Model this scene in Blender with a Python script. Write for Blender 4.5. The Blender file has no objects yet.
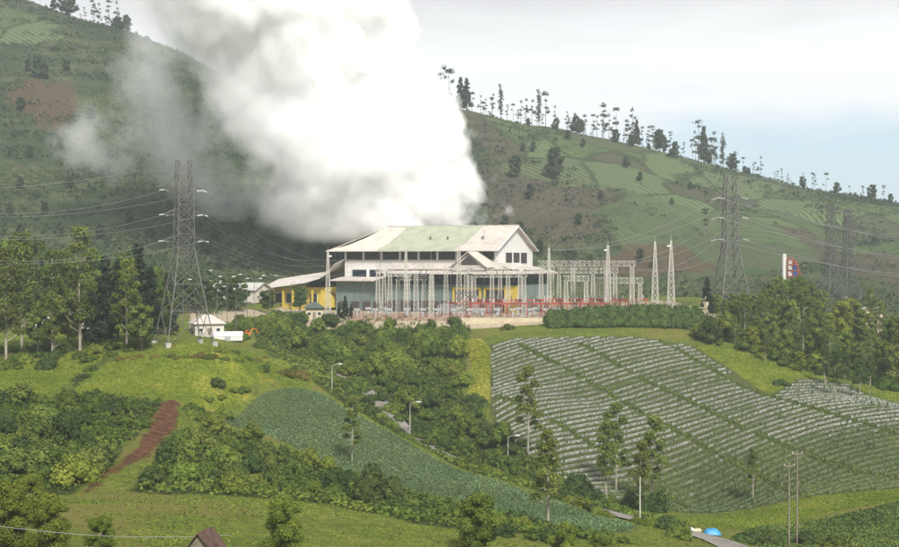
import bpy, math, random
import numpy as np
from mathutils import Vector, Matrix

random.seed(7)
RNG = np.random.default_rng(7)
SC = bpy.context.scene
COL = SC.collection
R = math.radians

# ------------------------------------------------------------------ camera
F = 1400.0                      # focal length in pixels of the 899 px wide photograph
PITCH = math.atan(13.5 / F)     # the lens looks down by about half a degree
cam_d = bpy.data.cameras.new("camera")
cam_d.sensor_width = 36.0
cam_d.lens = 36.0 * F / 899.0
cam_d.clip_start = 1.0
cam_d.clip_end = 30000.0
cam = bpy.data.objects.new("camera", cam_d)
COL.objects.link(cam)
cam.location = (0, 0, 0)
cam.rotation_euler = (math.pi / 2 - PITCH, 0, 0)
SC.camera = cam
CP, SP = math.cos(PITCH), math.sin(PITCH)


def ray(u, v):
    a, b = (u - 449.5) / F, (273.5 - v) / F
    y = CP + b * SP
    return a / y, (b * CP - SP) / y      # x and z per metre of depth


def P(u, v, D):
    a, b = ray(u, v)
    return Vector((a * D, D, b * D))


# ------------------------------------------------------------------ terrain height
CTRL = [
 # ridge line
 (-150,-60,1080),(0,-2,1050),(60,14,1050),(135,36,1050),(190,62,1050),(240,95,1050),(290,118,1040),(340,128,1030),
 (400,118,1010),(445,108,1000),(500,118,1000),(550,128,1000),(600,137,990),(640,147,980),(690,165,960),(740,182,945),
 (800,197,925),(850,205,910),(899,214,900),(1000,228,880),(1150,240,850),
 # slopes of the far hill
 (0,100,880),(100,100,880),(200,130,860),(0,180,760),(100,180,760),(200,190,750),(300,190,760),(0,240,650),(100,250,640),
 (200,262,630),(300,268,640),(400,245,720),(500,180,860),(600,185,860),(700,215,820),(800,240,780),(899,258,750),
 (550,235,740),(650,243,740),(720,265,690),(820,285,660),(899,298,650),(1000,300,640),(450,285,645),(600,285,660),
 # plateau on the left with the near pylon
 (-60,325,420),(0,328,400),(100,325,420),(0,343,360),(60,340,352),(100,336,348),(183,343,330),(240,352,318),(250,322,440),(180,322,430),
 (0,360,330),(60,365,322),(130,365,315),(200,372,308),(250,378,318),(0,385,285),(70,390,285),(150,395,285),(200,398,300),
 # shrub slope and red gully
 (70,440,240),(0,440,240),(130,465,225),(180,440,255),(70,500,200),(0,500,180),(30,547,150),(110,547,152),
 # cabbage field
 (285,388,330),(315,392,325),(222,420,300),(270,435,288),(345,412,308),(400,437,298),(440,460,290),(330,465,270),(380,482,255),(480,505,242),
 (500,482,270),(560,502,255),(640,527,230),(590,532,215),
 # bank below the field and grass at the bottom
 (250,470,245),(320,500,222),(400,515,212),(200,500,200),(200,547,160),(300,530,180),(400,535,182),(480,547,180),(560,547,190),
 # road hollow
 (355,378,372),(410,437,332),(455,462,312),(505,478,296),(565,500,268),(640,522,243),(715,541,226),(760,560,212),
 # slope below the plant
 (300,330,440),(400,330,440),(480,330,440),(300,360,400),(400,372,388),(470,370,380),(350,362,392),(420,410,352),(470,430,338),(480,455,322),
 # terraced field
 (490,342,402),(560,336,410),(640,337,412),(700,346,408),(500,400,350),(500,440,322),(600,400,362),(600,450,325),(590,490,295),(640,500,300),(700,512,292),
 (700,400,362),(700,450,328),(800,400,356),(800,450,318),(800,495,288),(899,405,352),(899,450,312),(899,488,282),(1000,420,340),(1000,480,290),
 # lower right field
 (800,520,262),(899,505,262),(850,547,225),(770,547,218),(899,547,220),(1000,540,230),
 # plateau edge on the right
 (760,352,405),(800,372,388),(850,388,378),(899,398,372),(740,325,440),(800,340,430),(850,352,425),(899,360,425),(1000,380,420),
 (760,300,540),(850,310,540),(950,315,540),
]
pts = [tuple(P(*c)) for c in CTRL]
for x, y, z in [(0,0,-2),(-60,20,-3),(60,20,-4),(0,60,-17),(-80,60,-16),(80,60,-18),(0,105,-29),(-60,105,-28),(60,105,-31),(120,120,-33),(-140,120,-24),
                (0,-300,15),(-350,-150,10),(350,-150,0),(-350,300,-5),(-300,120,-10),(300,200,-38),(320,120,-34),(-700,500,60),(-800,900,150),(700,600,-15),(900,900,-5),
                (-500,1400,90),(-200,1400,80),(100,1400,50),(400,1400,10),(-500,1900,0),(0,1900,0),(500,1900,0),(900,1500,-20),(-900,1500,60)]:
    pts.append((x, y, z))
pts = np.array(pts)
S0 = 400.0


def _tps(d2):
    return np.where(d2 > 1e-12, 0.5 * d2 * np.log(np.maximum(d2, 1e-12)), 0.0)


_cx = pts[:, :2] / S0
_d2 = ((_cx[:, None, :] - _cx[None]) ** 2).sum(-1)
_n = len(pts)
_A = np.zeros((_n + 3, _n + 3))
_A[:_n, :_n] = _tps(_d2) + np.eye(_n) * 2e-4
_A[:_n, _n] = 1
_A[:_n, _n + 1:] = _cx
_A[_n:, :_n] = _A[:_n, _n:].T
_w = np.linalg.solve(_A, np.r_[pts[:, 2], 0, 0, 0])


def rbf(x, y):
    out = np.empty(x.shape)
    fx, fy, fo = x.ravel() / S0, y.ravel() / S0, out.ravel()
    for i in range(0, fx.size, 20000):
        a, b = fx[i:i + 20000], fy[i:i + 20000]
        d2 = (a[:, None] - _cx[:, 0]) ** 2 + (b[:, None] - _cx[:, 1]) ** 2
        fo[i:i + 20000] = _tps(d2) @ _w[:_n] + _w[_n] + a * _w[_n + 1] + b * _w[_n + 2]
    return fo.reshape(x.shape)


_LAT = np.random.default_rng(3).random((256, 256))


def vnoise(x, y, s):
    x, y = x / s, y / s
    i, j = np.floor(x).astype(int), np.floor(y).astype(int)
    fx, fy = x - i, y - j
    fx, fy = fx * fx * (3 - 2 * fx), fy * fy * (3 - 2 * fy)
    g = lambda a, b: _LAT[a % 256, b % 256]
    return (g(i, j) * (1 - fx) + g(i + 1, j) * fx) * (1 - fy) + (g(i, j + 1) * (1 - fx) + g(i + 1, j + 1) * fx) * fy - .5


def smooth(a, b, t):
    t = np.clip((t - a) / (b - a), 0, 1)
    return t * t * (3 - 2 * t)


PAD_Z = -18.6


def height_raw(x, y):
    z = rbf(x, y)
    far = smooth(560, 760, y)
    z = z + vnoise(x, y, 9) * .4 * (1 - far) + vnoise(x + 50, y, 23) * .6 * (1 - far)
    ridge = 1 - .75 * smooth(850, 960, y) * smooth(1250, 1000, y)
    z = z + far * (vnoise(x, y, 90) * 16 + vnoise(x, y, 38) * 9 + vnoise(x, y, 17) * 4) * ridge
    m = smooth(-72, -60, x) * smooth(94, 84, x) * smooth(443, 448, y) * smooth(625, 606, y)
    z = z * (1 - m) + PAD_Z * m
    out = np.maximum(smooth(1500, 2100, y), np.maximum(smooth(900, 1500, np.abs(x)), smooth(-300, -700, y)))
    return z * (1 - out) - 30 * out


def axis(segs):
    v = []
    for a, b, s in segs:
        v += list(np.arange(a, b, s))
    v.append(segs[-1][1])
    return np.array(v)


GX = np.r_[-9000, -6000, -4000, -2500, axis([(-1600, -700, 60), (-700, -190, 6), (-190, 190, 1.6), (190, 640, 6), (640, 1600, 60)]), 2500, 4000, 6000, 9000]
GY = np.r_[-8000, -4000, -2000, axis([(-1000, 0, 60), (0, 120, 6), (120, 470, 1.6), (470, 640, 4), (640, 1120, 5), (1120, 1600, 30), (1600, 2600, 100)]), 4000, 7000, 12000]
MX, MY = np.meshgrid(GX, GY, indexing="ij")
GZ = height_raw(MX, MY)


def height(x, y):
    x, y = np.asarray(x, float), np.asarray(y, float)
    i = np.clip(np.searchsorted(GX, x) - 1, 0, len(GX) - 2)
    j = np.clip(np.searchsorted(GY, y) - 1, 0, len(GY) - 2)
    fx, fy = (x - GX[i]) / (GX[i + 1] - GX[i]), (y - GY[j]) / (GY[j + 1] - GY[j])
    return (GZ[i, j] * (1 - fx) + GZ[i + 1, j] * fx) * (1 - fy) + (GZ[i, j + 1] * (1 - fx) + GZ[i + 1, j + 1] * fx) * fy


_DD = np.r_[np.arange(90, 640, .5), np.arange(640, 1500, 2)]


def hit(u, v, dmin=0):
    a, b = ray(u, v)
    D = _DD[_DD >= dmin]
    below = height(a * D, D) >= b * D
    if not below.any():
        return None
    d = D[np.argmax(below)]
    return Vector((a * d, d, float(height(a * d, d))))


def ground(u, D):
    a, _ = ray(u, 260)
    return Vector((a * D, D, float(height(a * D, D))))


def poly_sd(poly, x, y):
    """signed distance (positive inside) of points to a polygon in plan"""
    inside = np.zeros(x.shape, bool)
    dmin = np.full(x.shape, 1e18)
    n = len(poly)
    for k in range(n):
        x0, y0 = poly[k]
        x1, y1 = poly[(k + 1) % n]
        c = ((y0 > y) != (y1 > y))
        with np.errstate(divide="ignore", invalid="ignore"):
            xi = (x1 - x0) * (y - y0) / (y1 - y0) + x0
        inside ^= c & (x < xi)
        dx, dy = x1 - x0, y1 - y0
        t = np.clip(((x - x0) * dx + (y - y0) * dy) / (dx * dx + dy * dy + 1e-9), 0, 1)
        dmin = np.minimum(dmin, (x - x0 - t * dx) ** 2 + (y - y0 - t * dy) ** 2)
    d = np.sqrt(dmin)
    return np.where(inside, d, -d)


def wpoly(px, dmin=0):
    out = []
    for c in px:
        h = hit(c[0], c[1], c[2] if len(c) > 2 else dmin)
        if h is None:
            h = ground(c[0], 1000)
        out.append((h.x, h.y))
    return out


def scatter(poly, n, rng=RNG, edge=0.0):
    p = np.array(poly)
    lo, hi = p.min(0), p.max(0)
    out = np.empty((0, 2))
    for _ in range(60):
        q = rng.random((n * 3, 2)) * (hi - lo) + lo
        q = q[poly_sd(poly, q[:, 0], q[:, 1]) > edge]
        out = np.r_[out, q]
        if len(out) >= n:
            break
    return out[:n]

# ------------------------------------------------------------------ node helpers
def new_mat(name, rough=.8, spec=.2):
    m = bpy.data.materials.new(name)
    m.use_nodes = True
    b = m.node_tree.nodes["Principled BSDF"]
    b.inputs["Roughness"].default_value = rough
    b.inputs["Specular IOR Level"].default_value = spec
    return m, m.node_tree, b


def node(nt, typ, **kw):
    n = nt.nodes.new(typ)
    for k, v in kw.items():
        if k.startswith("i_"):
            key = k[2:]
            n.inputs[int(key) if key.isdigit() else key].default_value = v
        else:
            setattr(n, k, v)
    return n


def mixc(nt, fac, a, b, blend="MIX"):
    n = node(nt, "ShaderNodeMix", data_type="RGBA", blend_type=blend)
    for i, s in ((0, fac), (6, a), (7, b)):
        if hasattr(s, "is_linked") or hasattr(s, "links"):
            nt.links.new(s, n.inputs[i])
        elif i:
            n.inputs[i].default_value = (*s, 1) if len(s) == 3 else s
        else:
            n.inputs[i].default_value = s
    return n.outputs[2]


def mth(nt, op, a, b=None, c=None, clamp=False):
    n = node(nt, "ShaderNodeMath", operation=op, use_clamp=clamp)
    for i, s in enumerate((a, b, c)):
        if s is None:
            continue
        if hasattr(s, "links"):
            nt.links.new(s, n.inputs[i])
        else:
            n.inputs[i].default_value = s
    return n.outputs[0]


def noise(nt, scale, detail=4, rough=.55, vec=None, dist=0.0):
    n = node(nt, "ShaderNodeTexNoise")
    n.inputs["Scale"].default_value = scale
    n.inputs["Detail"].default_value = detail
    n.inputs["Roughness"].default_value = rough
    n.inputs["Distortion"].default_value = dist
    if vec is not None:
        nt.links.new(vec, n.inputs["Vector"])
    return n.outputs["Fac"]


def ramp(nt, fac, stops):
    n = node(nt, "ShaderNodeValToRGB")
    cr = n.color_ramp
    while len(cr.elements) < len(stops):
        cr.elements.new(.5)
    for e, (p, c) in zip(cr.elements, stops):
        e.position = p
        e.color = (*c, 1)
    nt.links.new(fac, n.inputs[0])
    return n.outputs[0]


def maprange(nt, val, a, b, lo=0.0, hi=1.0):
    n = node(nt, "ShaderNodeMapRange", interpolation_type="SMOOTHSTEP")
    nt.links.new(val, n.inputs[0])
    for i, s in enumerate((a, b, lo, hi)):
        n.inputs[i + 1].default_value = s
    return n.outputs[0]


def attr(nt, name):
    return node(nt, "ShaderNodeAttribute", attribute_name=name).outputs["Fac"]


# ------------------------------------------------------------------ zones on the ground, in plan
Z = {}
Z["mulch"] = wpoly([(488,345),(520,338),(640,337),(692,345),(735,372),(770,395),(800,378),(850,384),(899,404),(960,430),(960,480),(899,489),(800,498),(700,514),(640,505),(590,492),(530,462),(500,440),(488,405)])
Z["cabbage"] = wpoly([(222,421),(250,404),(286,389),(318,392),(345,409),(400,438),(440,461),(500,482),(560,502),(640,527),(632,533),(590,533),(530,524),(480,506),(380,483),(330,466),(270,437)])
Z["redsoil"] = wpoly([(162,402),(178,401),(180,418),(171,436),(154,452),(128,468),(92,490),(78,496),(104,472),(138,446),(150,424)])
Z["yellow"] = wpoly([(462,342),(480,340),(490,352),(490,405),(476,412),(468,395),(472,365)])
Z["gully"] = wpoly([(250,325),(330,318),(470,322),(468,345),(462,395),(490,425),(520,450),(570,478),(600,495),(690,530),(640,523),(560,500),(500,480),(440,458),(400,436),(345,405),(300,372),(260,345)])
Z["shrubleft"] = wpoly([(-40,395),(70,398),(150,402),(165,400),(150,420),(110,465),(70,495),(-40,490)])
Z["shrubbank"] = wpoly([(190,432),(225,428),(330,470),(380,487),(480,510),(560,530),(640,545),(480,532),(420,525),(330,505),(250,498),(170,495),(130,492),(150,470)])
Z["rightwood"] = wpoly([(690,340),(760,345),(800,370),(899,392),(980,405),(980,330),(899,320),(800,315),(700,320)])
Z["brightL"] = wpoly([(-30,372),(30,360),(80,352),(150,352),(180,345),(240,349),(270,358),(320,375),(300,388),(240,402),(215,410),(150,396),(110,398),(60,394),(-30,392)])
Z["brightR"] = wpoly([(692,346),(745,350),(800,372),(850,385),(899,395),(940,408),(899,404),(830,378),(790,382),(770,394),(735,370)])
Z["brightB"] = wpoly([(60,505),(120,486),(165,497),(330,508),(450,535),(500,560),(60,560)])
Z["lowfield"] = wpoly([(730,540),(760,528),(899,503),(960,500),(960,560),(800,560)])
Z["lowbank"] = wpoly([(690,518),(800,500),(899,490),(960,482),(960,497),(899,502),(800,517),(740,530),(700,525)])
Z["yard"] = wpoly([(190,330),(222,322),(300,322),(300,312),(190,312)])
Z["hillgreen"] = [(ground(u_, D_).x, D_) for u_, D_ in [(430,1060),(550,1060),(640,1040),(740,1005),(800,985),(899,960),(1010,940)]] + wpoly([(1000,262,600),(899,255,600),(760,225,600),(660,200,600),(560,185,600),(500,172,600)])
Z["hillfield"] = wpoly([(585,215,560),(640,195,560),(720,215,560),(820,255,560),(760,275,560),(700,275,560),(640,262,560)])
Z["hillfield_low"] = wpoly([(500,200,560),(560,195,560),(590,215,560),(560,240,560),(500,230,560)])
Z["hillbrown_low"] = wpoly([(470,165,600),(560,176,600),(610,190,600),(640,205,600),(600,232,600),(560,245,600),(500,240,600)])
Z["hillred"] = wpoly([(600,262,600),(630,243,600),(690,250,600),(720,272,600),(610,276,600)])
Z["hillredL"] = wpoly([(5,95,700),(30,80,700),(70,85,700),(80,105,700),(60,135,700),(20,112,700)])
Z["hillbrown"] = wpoly([(760,240,600),(830,240,600),(899,255,600),(960,270,600),(960,300,600),(850,275,600)])
Z["hillgrassL"] = wpoly([(-10,5,700),(60,20,700),(75,38,700),(30,45,700),(-10,45,700)])


def zone_w(name, x, y, soft):
    return np.clip(.5 + poly_sd(Z[name], x, y) / (2 * soft), 0, 1)


fx, fy = MX.ravel(), MY.ravel()
near = (fy < 620)
A = {}
for k in ("bright", "dark", "soil", "crop", "mulch", "yellow", "gravel", "far", "hgreen", "hfield", "hred", "hbrown"):
    A[k] = np.zeros(fx.size)
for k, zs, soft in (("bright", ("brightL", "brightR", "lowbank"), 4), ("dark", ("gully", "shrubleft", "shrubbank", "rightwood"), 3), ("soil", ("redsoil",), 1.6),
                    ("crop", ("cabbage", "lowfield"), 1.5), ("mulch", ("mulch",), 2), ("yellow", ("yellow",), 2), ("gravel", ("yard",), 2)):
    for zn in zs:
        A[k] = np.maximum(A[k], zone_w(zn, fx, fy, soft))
pad = smooth(-66, -61, fx) * smooth(92, 86, fx) * smooth(441, 445, fy) * smooth(615, 606, fy)
A["gravel"] = np.maximum(A["gravel"], pad)
A["far"] = np.maximum(smooth(600, 680, fy), smooth(458, 500, fy) * (1 - smooth(-74, -68, fx) * smooth(100, 94, fx)))
for k, zs, soft in (("hgreen", ("hillgreen", "hillgrassL"), 14), ("hfield", ("hillfield",), 8), ("hred", ("hillred", "hillredL"), 10), ("hbrown", ("hillbrown", "hillbrown_low"), 12)):
    for zn in zs:
        A[k] = np.maximum(A[k], zone_w(zn, fx, fy, soft) * (fy > 560))

nx, ny = len(GX), len(GY)
verts = np.stack([fx, fy, GZ.ravel()], 1)
ii, jj = np.meshgrid(np.arange(nx - 1), np.arange(ny - 1), indexing="ij")
a = (ii * ny + jj).ravel()
quads = np.stack([a, a + ny, a + ny + 1, a + 1], 1)


def mesh_np(name, verts, faces, smooth_shade=False):
    me = bpy.data.meshes.new(name)
    k = faces.shape[1]
    me.vertices.add(len(verts))
    me.vertices.foreach_set("co", np.ascontiguousarray(verts, dtype=np.float32).ravel())
    me.loops.add(faces.size)
    me.loops.foreach_set("vertex_index", np.ascontiguousarray(faces, dtype=np.int32).ravel())
    me.polygons.add(len(faces))
    me.polygons.foreach_set("loop_start", np.arange(0, faces.size, k, dtype=np.int32))
    me.polygons.foreach_set("loop_total", np.full(len(faces), k, dtype=np.int32))
    if smooth_shade:
        me.polygons.foreach_set("use_smooth", np.ones(len(faces), dtype=bool))
    me.update(calc_edges=True)
    me.validate()
    return me


def fattr(me, name, data, dom="POINT"):
    at = me.attributes.new(name, "FLOAT", dom)
    at.data.foreach_set("value", np.ascontiguousarray(data, dtype=np.float32))


def link(name, me, mat=None, parent=None, **props):
    o = bpy.data.objects.new(name, me)
    COL.objects.link(o)
    if mat is not None:
        for m in (mat if isinstance(mat, (list, tuple)) else [mat]):
            me.materials.append(m)
    if parent is not None:
        o.parent = parent
    for k, v in props.items():
        o[k] = v
    return o


def tag(o, label, cat, group=None, kind=None):
    o["label"], o["category"] = label, cat
    if group:
        o["group"] = group
    if kind:
        o["kind"] = kind
    return o


def empty(name, loc, label, cat, group=None, rz=0.0):
    o = bpy.data.objects.new(name, None)
    o.empty_display_size = 1
    COL.objects.link(o)
    o.location = loc
    o.rotation_euler = (0, 0, rz)
    return tag(o, label, cat, group)


# terrain material -------------------------------------------------
m_ground, nt, bs = new_mat("ground", .95, .05)
geo = node(nt, "ShaderNodeNewGeometry")
pos = geo.outputs["Position"]
n_big, n_mid, n_sml = noise(nt, .035, 3, .5, pos), noise(nt, .16, 4, .6, pos), noise(nt, .9, 4, .65, pos)


def W(name, amt=.7):
    w = attr(nt, name)
    return maprange(nt, mth(nt, "ADD", w, mth(nt, "MULTIPLY", mth(nt, "SUBTRACT", n_mid, .5), amt)), .38, .62)


grass = ramp(nt, n_mid, [(.36, (.105, .150, .022)), (.5, (.145, .185, .028)), (.64, (.20, .215, .042))])
grass = mixc(nt, maprange(nt, n_sml, .42, .62), grass, (.10, .115, .026))
grass = mixc(nt, maprange(nt, n_big, .5, .68), grass, (.17, .155, .045))
bright = ramp(nt, n_mid, [(.36, (.14, .190, .02)), (.5, (.205, .240, .028)), (.64, (.28, .275, .045))])
bright = mixc(nt, mth(nt, "MULTIPLY", maprange(nt, n_sml, .45, .8), .6), bright, (.12, .12, .03))
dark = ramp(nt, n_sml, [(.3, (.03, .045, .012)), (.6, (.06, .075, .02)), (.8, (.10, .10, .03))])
soil = ramp(nt, n_sml, [(.40, (.065, .036, .018)), (.5, (.12, .055, .030)), (.6, (.16, .078, .044))])
crop = ramp(nt, n_sml, [(.3, (.07, .10, .035)), (.6, (.10, .125, .05)), (.8, (.15, .13, .07))])
mulch = ramp(nt, n_sml, [(.3, (.055, .075, .02)), (.55, (.09, .105, .035)), (.8, (.14, .12, .06))])
yellow = ramp(nt, n_sml, [(.3, (.17, .20, .03)), (.7, (.29, .27, .05))])
gravel = ramp(nt, n_sml, [(.3, (.33, .27, .19)), (.7, (.48, .40, .29))])
# far hill: patches of scrub, old fields, dry grass
f1, f2, f3 = noise(nt, .018, 4, .6, pos), noise(nt, .07, 5, .65, pos), noise(nt, .3, 3, .6, pos)
f4 = noise(nt, .55, 4, .7, pos)
fmix = mth(nt, "ADD", mth(nt, "MULTIPLY", f2, .5), mth(nt, "MULTIPLY", f4, .5))
farc = ramp(nt, fmix, [(.40, (.022, .038, .017)), (.48, (.050, .070, .030)), (.54, (.082, .092, .042)), (.61, (.115, .105, .062))])
farc = mixc(nt, mth(nt, "MULTIPLY", maprange(nt, f1, .47, .6), .7), farc, (.038, .058, .026))
hg = ramp(nt, f2, [(.36, (.065, .108, .040)), (.5, (.100, .150, .056)), (.62, (.135, .150, .066))])
hg = mixc(nt, mth(nt, "MULTIPLY", maprange(nt, f4, .45, .58), .75), hg, (.038, .058, .022))
sep = node(nt, "ShaderNodeSeparateXYZ")
nt.links.new(pos, sep.inputs[0])
# planting lines of the hill fields run down the slope
lines = mth(nt, "SINE", mth(nt, "ADD", mth(nt, "MULTIPLY", mth(nt, "ADD", sep.outputs[0], mth(nt, "MULTIPLY", sep.outputs[1], .75)), 1.05), mth(nt, "MULTIPLY", f1, 18)))
hg = mixc(nt, mth(nt, "MULTIPLY", mth(nt, "MULTIPLY", maprange(nt, lines, .1, .9), .45), maprange(nt, f2, .4, .6)), hg, (.055, .08, .03))
hf = ramp(nt, f2, [(.36, (.055, .085, .036)), (.52, (.085, .118, .050)), (.64, (.095, .095, .052))])
hf = mixc(nt, mth(nt, "MULTIPLY", maprange(nt, f4, .46, .6), .6), hf, (.045, .065, .028))
hf = mixc(nt, mth(nt, "MULTIPLY", maprange(nt, lines, .0, .9), .5), hf, (.05, .075, .035))
hr = ramp(nt, f4, [(.40, (.055, .045, .028)), (.5, (.095, .052, .036)), (.64, (.125, .068, .048))])
hb = ramp(nt, f4, [(.40, (.042, .045, .026)), (.5, (.078, .068, .044)), (.64, (.120, .098, .066))])
vor = node(nt, "ShaderNodeTexVoronoi")
vor.inputs["Scale"].default_value = .021
vor.inputs["Randomness"].default_value = .8
vmap = node(nt, "ShaderNodeMapping")
vmap.inputs["Scale"].default_value = (1.0, .62, 1.3)
vwarp = node(nt, "ShaderNodeVectorMath", operation="MULTIPLY_ADD")
nv_ = node(nt, "ShaderNodeTexNoise")
nv_.inputs["Scale"].default_value = .03
nt.links.new(pos, nv_.inputs["Vector"])
nt.links.new(nv_.outputs["Color"], vwarp.inputs[0])
vwarp.inputs[1].default_value = (26, 26, 10)
nt.links.new(pos, vwarp.inputs[2])
nt.links.new(vwarp.outputs[0], vmap.inputs[0])
nt.links.new(vmap.outputs[0], vor.inputs["Vector"])
csep = node(nt, "ShaderNodeSeparateColor")
nt.links.new(vor.outputs["Color"], csep.inputs[0])
cr, cg, cb = csep.outputs[0], csep.outputs[1], csep.outputs[2]
vore = node(nt, "ShaderNodeTexVoronoi", feature="DISTANCE_TO_EDGE")
vore.inputs["Scale"].default_value = .021
vore.inputs["Randomness"].default_value = .8
nt.links.new(vmap.outputs[0], vore.inputs["Vector"])
ang = mth(nt, "MULTIPLY_ADD", cb, 1.5, .15)
prow = mth(nt, "ADD", mth(nt, "MULTIPLY", sep.outputs[0], mth(nt, "COSINE", ang)), mth(nt, "MULTIPLY", sep.outputs[1], mth(nt, "SINE", ang)))
prow = mth(nt, "SINE", mth(nt, "MULTIPLY", prow, 1.5))
plot = mixc(nt, maprange(nt, cr, .35, .9), hg, hb)
plot = mixc(nt, mth(nt, "MULTIPLY", maprange(nt, cg, .5, .8), .7), plot, (.135, .185, .080))
plot = mixc(nt, mth(nt, "MULTIPLY", maprange(nt, prow, -.1, .8), maprange(nt, cg, .15, .5, .25, .75)), plot, (.040, .060, .026))
plot = mixc(nt, maprange(nt, vore.outputs["Distance"], .05, .012, 0, .75), plot, (.035, .048, .020))
farc = mixc(nt, W("hbrown"), farc, hb)
farc = mixc(nt, W("hgreen"), farc, plot)
farc = mixc(nt, W("hfield"), farc, mixc(nt, .35, hf, plot))
farc = mixc(nt, mth(nt, "MULTIPLY", W("hred", 1.6), .75), farc, hr)
c = mixc(nt, W("bright"), grass, bright)
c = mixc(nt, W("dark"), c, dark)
c = mixc(nt, W("crop", .2), c, crop)
c = mixc(nt, W("mulch", .3), c, mulch)
c = mixc(nt, W("yellow"), c, yellow)
c = mixc(nt, W("soil", 1.5), c, soil)
c = mixc(nt, W("gravel", .5), c, gravel)
c = mixc(nt, attr(nt, "far"), c, farc)
nt.links.new(c, bs.inputs["Base Color"])
bmp = node(nt, "ShaderNodeBump")
bmp.inputs["Strength"].default_value = .9
bmp.inputs["Distance"].default_value = 1.2
nt.links.new(noise(nt, 1.1, 5, .7, pos), bmp.inputs["Height"])
nt.links.new(bmp.outputs[0], bs.inputs["Normal"])

me = mesh_np("terrain", verts, quads, True)
for k in A:
    fattr(me, k, A[k])
terrain = link("terrain", me, m_ground, kind="structure", label="rolling green hillside ground under fields, plant and far ridge")

# ------------------------------------------------------------------ daylight, clouds, air
SUN_EL, SUN_AZ = R(46), R(160)            # azimuth clockwise from +Y (away from the lens): the sun stands behind and to the right
sun_dir = Vector((math.sin(SUN_AZ) * math.cos(SUN_EL), math.cos(SUN_AZ) * math.cos(SUN_EL), math.sin(SUN_EL)))
sd = bpy.data.lights.new("sun", "SUN")
sd.energy = 4.8
sd.angle = R(9)
sd.color = (1.0, .97, .92)
so = bpy.data.objects.new("sun", sd)
COL.objects.link(so)
so.rotation_euler = sun_dir.to_track_quat("Z", "Y").to_euler()
so.location = (100, -100, 300)

w = bpy.data.worlds.new("World")
SC.world = w
w.use_nodes = True
nt = w.node_tree
bg = nt.nodes["Background"]
sky = node(nt, "ShaderNodeTexSky", sky_type="NISHITA", sun_disc=False, sun_elevation=SUN_EL, sun_rotation=SUN_AZ, altitude=1500, air_density=1.0, dust_density=1.5)
tc = node(nt, "ShaderNodeTexCoord")
sp = node(nt, "ShaderNodeSeparateXYZ")
nt.links.new(tc.outputs["Generated"], sp.inputs[0])
zc = sp.outputs[2]
mp = node(nt, "ShaderNodeMapping")
mp.inputs["Scale"].default_value = (1.0, 1.0, 5.5)
nt.links.new(tc.outputs["Generated"], mp.inputs[0])
cn = noise(nt, 3.2, 6, .55, mp.outputs[0], .3)
cn2 = noise(nt, 9.0, 5, .6, mp.outputs[0], .2)
# a bank of layered cloud that thickens with height and leaves a clear pale band low down
cov = mth(nt, "ADD", maprange(nt, zc, .05, .14), mth(nt, "MULTIPLY", mth(nt, "SUBTRACT", cn, .5), 1.5))
cov = maprange(nt, mth(nt, "ADD", cov, mth(nt, "MULTIPLY", mth(nt, "SUBTRACT", cn2, .5), .5)), .1, .95)
thick = maprange(nt, mth(nt, "ADD", zc, mth(nt, "MULTIPLY", mth(nt, "SUBTRACT", cn, .5), .09)), .135, .20)
cloud = mixc(nt, thick, (9.3, 9.25, 9.3), (6.3, 6.25, 6.4))
clear = mixc(nt, .72, sky.outputs[0], (5.7, 7.5, 8.6))
nt.links.new(mixc(nt, cov, clear, cloud), bg.inputs[0])
bg.inputs[1].default_value = .1

# even, thin air
m_air = bpy.data.materials.new("air")
m_air.use_nodes = True
nt = m_air.node_tree
nt.nodes.clear()
pv = node(nt, "ShaderNodeVolumePrincipled")
pv.inputs["Color"].default_value = (.80, .88, .95, 1)
pv.inputs["Density"].default_value = .00017
pv.inputs["Anisotropy"].default_value = .1
om = node(nt, "ShaderNodeOutputMaterial")
nt.links.new(pv.outputs[0], om.inputs["Volume"])


def box_mesh(name, lo, hi):
    x0, y0, z0 = lo
    x1, y1, z1 = hi
    v = [(x0, y0, z0), (x1, y0, z0), (x1, y1, z0), (x0, y1, z0), (x0, y0, z1), (x1, y0, z1), (x1, y1, z1), (x0, y1, z1)]
    f = [(0, 3, 2, 1), (4, 5, 6, 7), (0, 1, 5, 4), (1, 2, 6, 5), (2, 3, 7, 6), (3, 0, 4, 7)]
    me = bpy.data.meshes.new(name)
    me.from_pydata(v, [], f)
    return me


zl = float(GZ.min()) - 1.0
haze = link("haze", box_mesh("haze", (-9010, -8010, zl), (9010, 12010, 330)), m_air, kind="stuff", label="thin pale haze over the whole valley")

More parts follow.
